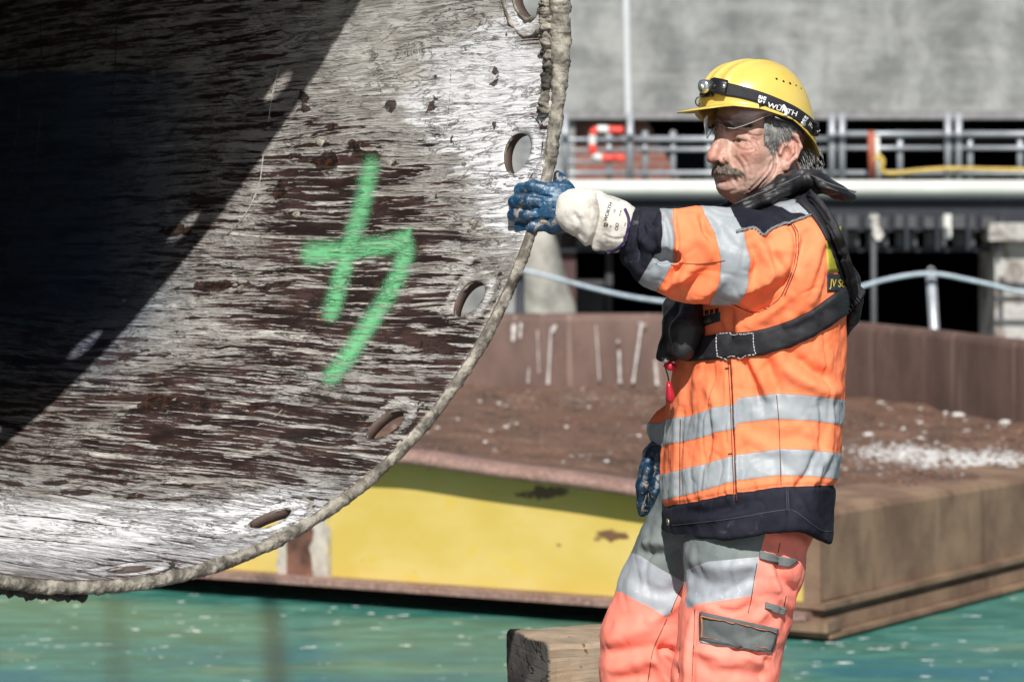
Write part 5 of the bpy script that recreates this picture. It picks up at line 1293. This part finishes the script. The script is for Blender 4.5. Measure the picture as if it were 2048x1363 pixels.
# seams and stitching
def seam(S, pth, w_, mat, parent, name='seam', off=.0006, n=None):
    L = int(sum(math.hypot(b[0]-a[0], b[1]-a[1]) for a, b in zip(pth[:-1], pth[1:])))
    V_, F_, uv = ribbon(S, pth, w_, off, .0005, n or max(8, L//6), 3); mk(name, V_, F_, mat, parent, False)
for pth in ([(1581, 446), (1592, 472), (1588, 530), (1563, 591), (1536, 615)], [(1587, 448), (1597, 472), (1593, 530), (1570, 590)], [(1463, 607), (1507, 625), (1535, 617)], [(1350, 524), (1390, 528), (1420, 526), (1450, 521)], [(1456, 724), (1460, 800), (1464, 900), (1468, 1000)], [(1462, 724), (1466, 800), (1470, 905), (1474, 1000)], [(1361, 838), (1360, 900), (1360, 1000)], [(1553, 790), (1558, 850), (1562, 970)]):
    seam(S_j, pth, 1.5, M_STD, jacket)
for pth in ([(1345, 1050), (1450, 1038), (1560, 1020), (1590, 1022), (1640, 1058), (1664, 1062)], [(1576, 976), (1578, 1022)], [(1572, 976), (1574, 1020)]):
    seam(S_j, pth, 1.3, M_STG, jacket)
# piping along the yoke, short light and dark pieces
pp = cr([(1472, 464), (1508, 457), (1526, 470), (1545, 457), (1600, 438), (1634, 425)], 60)
V_, F_, uv = ribbon(S_j, [tuple(p) for p in pp[::4]], 4.5, .001, .003, 60, 4)
a = Mat('twisted_piping'); u = a.attr('uvw', True); wv = a.n('ShaderNodeTexWave', {'Vector': a.mul(u, (1, .12, 1)), 'Scale': 10.5}, bands_direction='DIAGONAL').outputs['Fac']
mk('yoke_piping', V_, F_, a.set(a.mix(a.ss(wv, .4, .6), (.010, .010, .015), (.30, .30, .30)), .6), jacket, True, None, {'uvw': uv})
for x, y, w_ in ((1454, 736, 7), (1460, 907, 7)):
    seam(S_j, [(x-4, y+.5), (x+4, y-.5)], 3.2, M_TXTK, jacket, 'bar_tack', .001, 4)
p, n = S_j.hit(1337, 1043); p, n = np.array(p), np.array(n); b = MB(); b.tube([p, p+n*.0025, p+n*.003], [.0068, .0068, .0052], 18); b.build('press_stud', [plain('brass', (.42, .36, .24), .35, .7)], jacket, True)
b = MB(); b.tube([p+n*.0028, p+n*.0036], [.0034, .0030], 12); b.build('press_stud_centre', [plain('dark_brass', (.12, .10, .07), .4, .6)], jacket, True)
# back patches
V_, F_ = quadpatch(S_j, [(1651, 466), (1682, 452), (1690, 543), (1655, 543)], .0008, .001, 10, 12); mk('back_patch', V_, F_, plain('olive_patch', (.36, .33, .03), .7), jacket, True)
V_, F_ = quadpatch(S_j, [(1654, 546), (1690, 550), (1692, 582), (1654, 584)], .0008, .001, 10, 8); mk('back_patch', V_, F_, plain('navy_patch', (.018, .022, .03), .7), jacket, True)
V_, F_ = letter(S_j, 'ZÜ', 1655, 488, 14, 4, .003, .5); mk('patch_lettering', V_, F_, M_TXTK, jacket, False)
V_, F_ = letter(S_j, 'JV Söd', 1658, 573, 15, 3, .003, .62); mk('patch_lettering', V_, F_, M_TXTY, jacket, False)
# chest patch half hidden by the arm
V_, F_ = quadpatch(S_j, [(1398, 634), (1441, 624), (1440, 642), (1398, 656)], .0008, .001, 10, 8); mk('chest_patch', V_, F_, plain('navy_patch_front', (.018, .022, .03), .7), jacket, True)
V_, F_ = letter(S_j, 'TUNNEL', 1401, 650, 6, -16, .003, .75); mk('patch_lettering', V_, F_, plain('dull_gold_print', (.25, .2, .06), .7), jacket, False)
for i in range(4):
    V_, F_ = quadpatch(S_j, [(1401+i*10, 622-i*1.5), (1407+i*10, 621-i*1.5), (1407+i*10, 629-i*1.8), (1401+i*10, 631-i*1.8)], .0008, .001, 4, 4); mk('chest_print', V_, F_, M_TXTK, jacket, False)

# ---- trousers
tg_ = Grid((.12, 5.76, .05), (.70, 6.50, 1.02), .0055)
near = tg_.chain([w3(1505, 1015, -.09), w3(1488, 1120, -.115), w3(1468, 1230, -.12), w3(1452, 1340, -.12), w3(1440, 1420, -.12), w3(1462, 1640, -.10), w3(1485, 1830, -.09)], [.125, .116, .106, .099, .092, .078, .066], 1.08, .03)
far = tg_.chain([w3(1440, 1000, .09), w3(1378, 1095, .13), w3(1336, 1180, .14), w3(1302, 1275, .14), w3(1296, 1350, .14), w3(1306, 1430, .13), w3(1350, 1640, .12), w3(1385, 1830, .11)], [.12, .098, .096, .094, .090, .086, .076, .066], 1.05, .03)
pv = tg_.ell(w3(1500, 1010, 0), (.140, .165, .13)); dt = smin(near, pv, .03); dt = smin(dt, far, .014)
dt = smax(dt, (.09-tg_.Z)+0*tg_.X+0*tg_.Y, .005)
V, F = tg_.mesh(dt); V = relax(V, F, 1, .5); N_ = vnorm(V, F); x_, y_ = PX(V); nf = np.clip(-N_[:, 1]*1.4, 0, 1); isfar = V[:, 1] > 6.09
isfar = (x_ < np.interp(y_, [1000, 1180, 1250, 1363], [1369, 1369, 1365, 1356])) | (V[:, 1] > 6.13)
disp = .0055*fbm(V*np.array([10, 10, 7]), 3, 31)+.0024*fbm(V*30, 3, 32)
tf = [([(1385, 1120), (1440, 1135), (1500, 1128)], 12, .004), ([(1380, 1150), (1440, 1170), (1500, 1150)], 14, -.004), ([(1500, 1160), (1470, 1175), (1440, 1190)], 8, -.004), ([(1372, 1195), (1420, 1215), (1480, 1205)], 12, .004), ([(1560, 1120), (1570, 1160), (1590, 1180)], 10, -.008), ([(1545, 1150), (1560, 1190), (1580, 1215)], 9, .006), ([(1440, 1215), (1470, 1222), (1500, 1210)], 6, -.004), ([(1530, 1225), (1515, 1240)], 8, .005),
      ([(1400, 1300), (1440, 1310), (1490, 1310), (1520, 1318)], 14, .007), ([(1470, 1298), (1500, 1300), (1535, 1322)], 8, -.006), ([(1380, 1240), (1378, 1300), (1375, 1363)], 10, .005), ([(1390, 1240), (1388, 1300), (1386, 1363)], 5, -.004), ([(1420, 1330), (1470, 1345), (1520, 1350)], 12, -.004), ([(1555, 1070), (1590, 1078), (1610, 1090)], 12, .004), ([(1425, 1330), (1480, 1325)], 9, .004)]
ff = [([(1290, 1105), (1320, 1108), (1350, 1098)], 8, -.007), ([(1295, 1085), (1325, 1085)], 8, .006), ([(1275, 1160), (1320, 1185), (1350, 1180)], 12, -.004), ([(1225, 1280), (1270, 1265), (1310, 1250)], 14, .006), ([(1215, 1300), (1260, 1300), (1330, 1290)], 12, -.005), ([(1320, 1300), (1345, 1300), (1360, 1310)], 7, -.010), ([(1322, 1308), (1340, 1325), (1355, 1345)], 9, -.008), ([(1225, 1340), (1270, 1325), (1310, 1310)], 14, .006), ([(1240, 1355), (1290, 1350)], 10, -.005), ([(1310, 1320), (1325, 1345), (1335, 1363)], 9, .007), ([(1300, 1240), (1330, 1225), (1360, 1200)], 9, .005)]
for L, m_ in ((tf, ~isfar), (ff, isfar)):
    for pth, wd, am in L: disp += m_*nf*am*1.6*np.exp(-(segd(x_, y_, [tuple(p) for p in cr(pth, 12)])/wd)**2)
vn = lambda s_, sd_: np.exp(-(vnoise(V*np.array(s_)+fbm(V*6, 2, sd_)[:, None]*.8, sd_)/.13)**2)
disp -= (.0030*vn((12, 12, 8), 13)+.0016*vn((26, 26, 20), 15))*nf
bx = lin(y_, [1000, 1035, 1115, 1190, 1260], [1548, 1542, 1520, 1506, 1495])
ga = lin(x_, [1360, 1372, 1420, 1515, 1600], [1142, 1138, 1122, 1113, 1110]); gb = lin(x_, [1360, 1374, 1400, 1507], [1222, 1214, 1206, 1190])
gn = np.minimum(ga-y_, bx-x_); rn = np.minimum(np.minimum(y_-ga, gb-y_), bx-x_)
fa = lin(x_, [1270, 1283, 1320, 1366, 1400], [1106, 1112, 1136, 1163, 1175]); fb = lin(x_, [1240, 1252, 1300, 1336, 1400], [1182, 1187, 1214, 1233, 1262]); fx = 1336+(1233-y_)*.44
gf = fa-y_; rf_ = np.minimum(np.minimum(y_-fa, fb-y_), fx-x_)
grey = np.where(isfar, gf, gn); refl = np.where(isfar, rf_, rn)
V = V+N_*disp[:, None]
trou = mk('trousers', V, F, M_TROU, person, True, None, {'grey': grey, 'refl': refl})
S_t = Surf(V, F)
a = Mat('dark_flap_cloth'); o = a.obj(); n1 = a.noise(o, 16, 5, .6); n2 = a.noise(o, 90, 3)
M_FLAP = a.set(a.mix(a.ss(n1, .35, .7), (.085, .098, .098), (.17, .185, .18)), .8, 0, a.bump(n2, .2, .002))
M_STO = plain('orange_thread', (.5, .17, .08), .8); M_PLEDGE = plain('pale_flap_lining', (.42, .47, .52), .6)
def flap(c, nm, bulge, th=.003):
    V_, F_ = quadpatch(S_t, c, .003, th, 22, 12, bulge); mk(nm, V_, F_, M_FLAP, trou, True)
flap([(1402, 1222), (1556, 1256), (1541, 1302), (1401, 1279)], 'pocket_flap', .006)
V_, F_ = quadpatch(S_t, [(1402, 1276), (1543, 1300), (1541, 1305), (1401, 1284)], .001, .002, 18, 4); mk('flap_lining', V_, F_, M_PLEDGE, trou, True)
flap([(1519, 1101), (1594, 1119), (1576, 1133), (1518, 1117)], 'pocket_flap', .003)
flap([(1531, 1202), (1570, 1214), (1565, 1228), (1529, 1217)], 'pocket_tab', .002)
for q in ([(1408, 1229), (1548, 1262)], [(1407, 1272), (1530, 1293)], [(1409, 1228), (1408, 1272)]):
    seam(S_t, q, 1.2, M_STO, trou, 'orange_stitching', .0085+.001)
for pth in ([(1390, 1217), (1388, 1270), (1384, 1363)], [(1560, 1085), (1556, 1105)], [(1503, 1195), (1496, 1225)], [(1514, 1125), (1500, 1210)], [(1572, 1190), (1568, 1212)]):
    seam(S_t, pth, 1.2, M_STD, trou)
for pth in ([(1334, 1236), (1322, 1262), (1306, 1300), (1296, 1363)], [(1342, 1222), (1356, 1190), (1368, 1166)]):
    seam(S_t, pth, 1.3, M_STD, trou)
# boots
for X, dy in ((1475, -.10), (1375, .11)):
    c = w3(X, 1860, dy); gb_ = Grid((c[0]-.24, c[1]-.07, -.005), (c[0]+.08, c[1]+.07, .2), .006)
    bd = gb_.ell((c[0]-.09, c[1], .045), (.15, .052, .06)); bd = smin(bd, gb_.cap((c[0]-.0, c[1], .06), (c[0]+.0, c[1], .2), .055, .058), .03); bd = smax(bd, (-gb_.Z+.002)+0*gb_.X+0*gb_.Y, .003)
    V, F = gb_.mesh(bd); mk('boot', V, F, plain('black_boot_leather', (.02, .018, .016), .5), person, True)

# ---- life-vest collar, harness
vg = Grid((.20, 5.80, 1.10), (.76, 6.42, 1.56), .0042)
def VC(pts, rs, sy=1.0, k=.012): return vg.chain([W(*p) for p in pts], rs, sy, k)
cd = VC([(1452, 434, 5.98), (1490, 416, 5.965), (1535, 396, 5.955), (1572, 373, 5.965), (1602, 357, 6.01), (1616, 352, 6.08), (1610, 350, 6.16)], [.008, .012, .015, .018, .021, .024, .025])
cd = smin(cd, VC([(1446, 424, 5.99), (1482, 408, 5.98), (1530, 384, 5.98), (1562, 362, 5.99), (1592, 347, 6.03)], [.006, .008, .009, .010, .010]), .003)
cd = smin(cd, vg.ell(W(1662, 380, 6.03), (.052, .085, .0165), np.array([[.94, 0, -.34], [0, 1, 0], [.34, 0, .94]])), .010)
cd = smin(cd, vg.ell(W(1630, 362, 6.04), (.034, .08, .022), np.array([[.9, 0, -.43], [0, 1, 0], [.43, 0, .9]])), .012)
cd = smin(cd, VC([(1455, 425, 6.2), (1500, 392, 6.24), (1560, 362, 6.23), (1610, 352, 6.16)], [.02, .025, .025, .025]), .01)
# chest lobe
cl = VC([(1446, 430, 6.25), (1400, 520, 6.27), (1362, 620, 6.20), (1352, 690, 6.10)], [.022, .03, .034, .03]); cl = smin(cl, VC([(1385, 618, 6.03), (1372, 660, 5.99), (1368, 695, 5.985)], [.022, .032, .026], 1.3), .02); cl = smin(cl, VC([(1350, 640, 6.05), (1336, 690, 6.05), (1321, 712, 6.06)], [.014, .016, .009]), .015); cl = smin(cl, VC([(1372, 600, 6.06), (1352, 650, 6.06), (1345, 700, 6.06)], [.02, .024, .022]), .02)
cd = smin(cd, cl, .01)
V, F = vg.mesh(cd); V = relax(V, F, 1, .4); N_ = vnorm(V, F); x_, y_ = PX(V)
disp = .0030*fbm(V*26, 3, 41)
for pth, wd, am in (([(1500, 392), (1550, 370), (1585, 350), (1605, 346)], 3, -.005), ([(1620, 352), (1628, 372), (1645, 392), (1680, 396)], 4, -.006), ([(1640, 365), (1680, 378), (1710, 385)], 4, -.003), ([(1480, 412), (1530, 392), (1580, 372)], 3, -.004)):
    disp += am*np.exp(-(segd(x_, y_, [tuple(p) for p in cr(pth, 12)])/wd)**2)
V = V+N_*disp[:, None]
vest = mk('life_vest', V, F, M_NYL, person, True)
S_v = Surf(V, F)
seam(S_v, [(1470, 408), (1520, 386), (1570, 366), (1600, 352)], 1.6, plain('grey_edge_binding', (.10, .10, .10), .6), vest, 'edge_binding', .001)
seam(S_v, [(1622, 350), (1650, 364), (1685, 377), (1712, 384)], 1.6, plain('grey_edge_binding', (.10, .10, .10), .6), vest, 'edge_binding', .001)
# navy jacket collar inside the vest
cg = Grid((.30, 5.93, 1.43), (.60, 6.28, 1.60), .004)
c0 = cg.chain([H3(.020, .040, -.150), H3(-.03, .072, -.128), H3(-.085, .055, -.100), H3(-.110, 0, -.090), H3(-.085, -.055, -.100), H3(-.03, -.072, -.128), H3(.02, -.045, -.150)], [.008, .009, .010, .010, .010, .009, .008], 1, .008)
c1 = cg.chain([H3(.015, .045, -.170), H3(-.04, .080, -.150), H3(-.10, .05, -.125), H3(-.115, 0, -.12)], [.016, .018, .02, .02], 1, .01)
V, F = cg.mesh(smin(c0, c1, .02)); mk('collar', V, F, plain('navy_collar_cloth', (.016, .017, .024), .8), person, True)
# webbing straps: back strap and waist belt
both = Surf(np.vstack([V]), F)
def strap(S, pth, wd, name, off=.003, th=.0022, n=60):
    V_, F_, uv = ribbon(S, pth, wd, off, th, n, 7); uvs = np.array(uv); L = sum(math.hypot(b[0]-a[0], b[1]-a[1]) for a, b in zip(pth[:-1], pth[1:])); uvs[:, 0] *= L/50; uvs[:, 1] *= .9
    o = mk(name, V_, F_, M_WEB, person, True, None, {'uvw': uvs}); return o
belt = strap(S_j, [(1372, 700), (1400, 698), (1450, 692), (1510, 686), (1570, 670), (1625, 645), (1668, 615), (1700, 590), (1716, 574)], [44, 46, 50, 50, 49, 46, 46, 44, 30], 'waist_belt', .004, .003, 90)
bs = strap(S_j, [(1606, 392), (1632, 418), (1655, 452), (1672, 490), (1686, 530), (1697, 566), (1704, 600)], [34, 34, 32, 30, 28, 24, 18], 'back_strap', .003, .003, 60)
# white stitching on the belt
for q in ([(1438, 670), (1440, 717)], [(1508, 663), (1511, 709)], [(1440, 716), (1475, 715), (1511, 709)], [(1438, 671), (1475, 668), (1508, 664)]):
    P = cr(q, max(6, int(math.hypot(q[-1][0]-q[0][0], q[-1][1]-q[0][1])/5)))
    b = MB()
    for i in range(0, len(P)-1):
        p0, n0 = S_j.hit(*P[i]); p1, n1_ = S_j.hit(*(P[i]*.35+P[i+1]*.65)); b.tube([np.array(p0+n0*.0082), np.array(p1+n1_*.0082)], .0008, 5)
    b.build('white_stitching', [M_STW], belt)
# buckles, ring, dangling strap end at the back
b = MB(); cR = W(1703, 630, 6.05); b.tube([cR+np.array([.010*math.cos(f), -.004*math.sin(f), .017*math.sin(f)]) for f in np.linspace(0, 2*math.pi, 25)], .0032, 8); b.build('harness_ring', [M_BPL], person, True)
g2 = Grid(W(1655, 720, 6.16), W(1735, 500, 5.98)+np.array([0, .2, 0]), .003); g2 = Grid((W(1650, 0, 6.1)[0], 5.97, W(0, 725, 6.1)[2]), (W(1735, 0, 6.1)[0], 6.16, W(0, 500, 6.1)[2]), .0035)
k2 = g2.chain([W(1690, 520, 6.05), W(1706, 560, 6.06), W(1709, 590, 6.06), W(1700, 640, 6.06), W(1692, 672, 6.07)], [.009, .013, .015, .013, .004], .7, .012); k2 = smin(k2, g2.chain([W(1698, 575, 6.0), W(1716, 600, 6.03), W(1712, 640, 6.05)], [.009, .010, .007], 1, .008), .006)
V, F = g2.mesh(k2); V += fbm(V*60, 2)[:, None]*.002; mk('back_buckle', V, F, M_NYL, person, True)
# toggle and red pull
b = MB(); b.tube([W(x, y, 6.05) for x, y in cr([(1330, 718), (1331, 735), (1336, 752), (1338, 768)], 12)], .0016, 6); b.build('pull_cord', [M_BPL], person, True)
b = MB(); P = [W(x, y, 6.04) for x, y in ((1337, 762), (1338, 772), (1340, 786), (1341, 798), (1341, 805))]; b.tube(P, [.0035, .006, .0085, .0085, .004], 14); b.build('pull_handle', [M_RED], person, True)
b = MB(); P = [W(x, y, 6.03) for x, y in ((1329, 727), (1340, 732), (1352, 736))]; b.tube(P, [.006, .009, .006], 12); b.build('inflator_cap', [M_RED], person, True)
b = MB(); P = [W(x, y, 6.03) for x, y in ((1326, 722), (1338, 718))]; b.tube(P, [.007, .006], 12); b.build('inflator_body', [M_CHR], person, True)

# ---- near glove on the rim
gg = Grid((-.03, 5.82, 1.36), (.16, 6.06, 1.60), .0017)
def GP(pts, rs, k=.006, sy=1.0): return gg.chain([W(*p) for p in pts], rs, sy, k)
gd = GP([(1134, 420, 5.900), (1110, 415, 5.895)], [.042, .046], .01, 1.5)
gd = smin(gd, GP([(1112, 383, 5.900), (1108, 450, 5.903)], [.020, .019], .01, 1.0), .014)
fing = [[(1106, 382, 5.892), (1066, 374, 5.893), (1042, 380, 5.925), (1040, 384, 5.972)],
        [(1104, 404, 5.888), (1058, 402, 5.886), (1030, 404, 5.918), (1029, 406, 5.972)],
        [(1104, 427, 5.890), (1056, 430, 5.888), (1028, 430, 5.918), (1028, 430, 5.970)],
        [(1106, 448, 5.896), (1066, 452, 5.895), (1040, 454, 5.922), (1040, 452, 5.966)]]
fr = [[.0140, .0142, .0135, .0120], [.0138, .0142, .0135, .0120], [.0136, .0138, .0130, .0118], [.0128, .0126, .0118, .0105]]
for P, r in zip(fing, fr):
    fd = GP(P, r, .004); gd = smin(gd, fd, .0035)
gd = smin(gd, GP([(1142, 400, 5.92), (1130, 380, 5.945), (1120, 360, 5.955), (1115, 347, 5.96)], [.020, .017, .0125, .0065], .01), .010)
for k in range(3):   # creases between the fingers up the back of the hand
    a0, b0 = fing[k], fing[k+1]; ym = (a0[0][1]+b0[0][1])/2
    gd = smax(gd, -GP([(1018, (a0[2][1]+b0[2][1])/2+1, 5.900), (1062, (a0[1][1]+b0[1][1])/2, 5.880), (1092, ym, 5.874), (1108, ym, 5.866)], [.0052, .0044, .0034, .001], .003), .002)
V, F = gg.mesh(gd); V = relax(V, F, 1, .4); N_ = vnorm(V, F); V += N_*(.0006*fbm(V*70, 3, 51)+.0004*fbm(V*220, 2, 52))[:, None]
glove = mk('glove', V, F, M_GLV, person, True); glove['label'] = 'blue muddy glove gripping the rim'
# canvas gauntlet
cg2 = Grid((.085, 5.78, 1.36), (.26, 6.0, 1.54), .0022)
def CP(pts, rs, k=.006, sy=1.0): return cg2.chain([W(*p) for p in pts], rs, sy, k)
hd = CP([(1142, 420, 5.885), (1166, 426, 5.88), (1184, 430, 5.88)], [.040, .047, .050], .01, 1.2)
hd = smin(hd, CP([(1190, 438, 5.88), (1226, 450, 5.88), (1256, 460, 5.88)], [.052, .051, .045], .01, 1.25), .004)
hd = smin(hd, CP([(1180, 470, 5.87), (1192, 492, 5.87)], [.012, .009], .01, 1), .012)
# cut the mouth of the gauntlet square
nx = np.array([.93, 0, -.36]); p0 = W(1256, 456, 5.88)
hd = smax(hd, ((cg2.X-p0[0])*nx[0]+(cg2.Z-p0[2])*nx[2])+0*cg2.Y, .003)
hd = smax(hd, -CP([(1128, 472, 5.84), (1150, 462, 5.825), (1156, 440, 5.82)], [.010, .006, .002], .004), .006)
V, F = cg2.mesh(hd); V = relax(V, F, 1, .4); N_ = vnorm(V, F); x_, y_ = PX(V)
disp = .0018*fbm(V*45, 3, 61)
for pth, wd, am in (([(1196, 388), (1202, 420), (1196, 455), (1180, 492)], 4, -.006), ([(1180, 385), (1184, 420), (1178, 460), (1172, 490)], 7, .004), ([(1150, 430), (1160, 450), (1156, 470)], 6, -.004), ([(1208, 470), (1230, 478), (1250, 476)], 3, -.002)):
    disp += am*np.exp(-(segd(x_, y_, [tuple(p) for p in cr(pth, 12)])/wd)**2)
V = V+N_*disp[:, None]; gaunt = mk('gauntlet', V, F, M_CANV, person, True); S_g = Surf(V, F)
seam(S_g, [(1249, 418), (1257, 440), (1253, 468), (1246, 486), (1230, 499), (1214, 503)], 5, M_PURP, gaunt, 'purple_binding', .0025)
V_, F_ = letter(S_g, 'WÜRTH', 1213, 443, 6.5, -72, .0012, 1.12); mk('gauntlet_print', V_, F_, M_TXTK, gaunt, False)
for s_, x, y, h in (('CE', 1230, 426, 4), ('EN 388', 1240, 432, 2.6), ('10', 1222, 455, 3.2), ('4121', 1250, 452, 2.4)):
    V_, F_ = letter(S_g, s_, x, y, h, -75, .0012, 1.0); mk('gauntlet_print', V_, F_, M_TXTK, gaunt, False)
emblem(S_g, 1212, 449, 8, -72, .0012, M_TXTK, gaunt, 'gauntlet_emblem')
for x, y in ((1234, 449), (1233, 456)):
    p, n = S_g.hit(x, y); b = MB(); u1 = np.array([0, 0, 1.]); 
    p = np.array(p)+np.array(n)*.0012; b.tube([p+np.array([math.cos(f)*.0028, 0, math.sin(f)*.0028]) for f in np.linspace(0, 2*math.pi, 13)], .0005, 4); b.build('gauntlet_print', [M_TXTK], gaunt)
# ---- far glove hanging beside the thigh
g3 = Grid((.22, 6.22, .82), (.36, 6.42, 1.06), .002)
def FP3(pts, rs, k=.006, sy=1.0): return g3.chain([W(*p) for p in pts], rs, sy, k)
q = FP3([(1338, 880, 6.32), (1318, 915, 6.31), (1312, 945, 6.31)], [.028, .034, .032], .01, 1.2)
for P, r in (([(1296, 940, 6.26), (1284, 975, 6.255), (1284, 1008, 6.265), (1286, 1024, 6.27)], [.0140, .0130, .0115, .0095]), ([(1318, 955, 6.26), (1311, 985, 6.25), (1308, 1016, 6.26), (1304, 1034, 6.265)], [.0140, .0130, .0115, .0095]),
             ([(1328, 958, 6.31), (1330, 990, 6.30), (1332, 1012, 6.31)], [.0135, .012, .011]), ([(1330, 955, 6.34), (1332, 985, 6.34), (1334, 1005, 6.35)], [.013, .012, .010]), ([(1304, 905, 6.30), (1290, 935, 6.28), (1280, 965, 6.26)], [.015, .013, .009])):
    q = smin(q, FP3(P, r, .004), .004)
V, F = g3.mesh(q); V = relax(V, F, 1, .4); N_ = vnorm(V, F); V += N_*(.0011*fbm(V*75, 3, 71))[:, None]
o = mk('glove', V, F, M_GLV2, person, True); o['label'] = 'dark blue glove hanging at his far side'
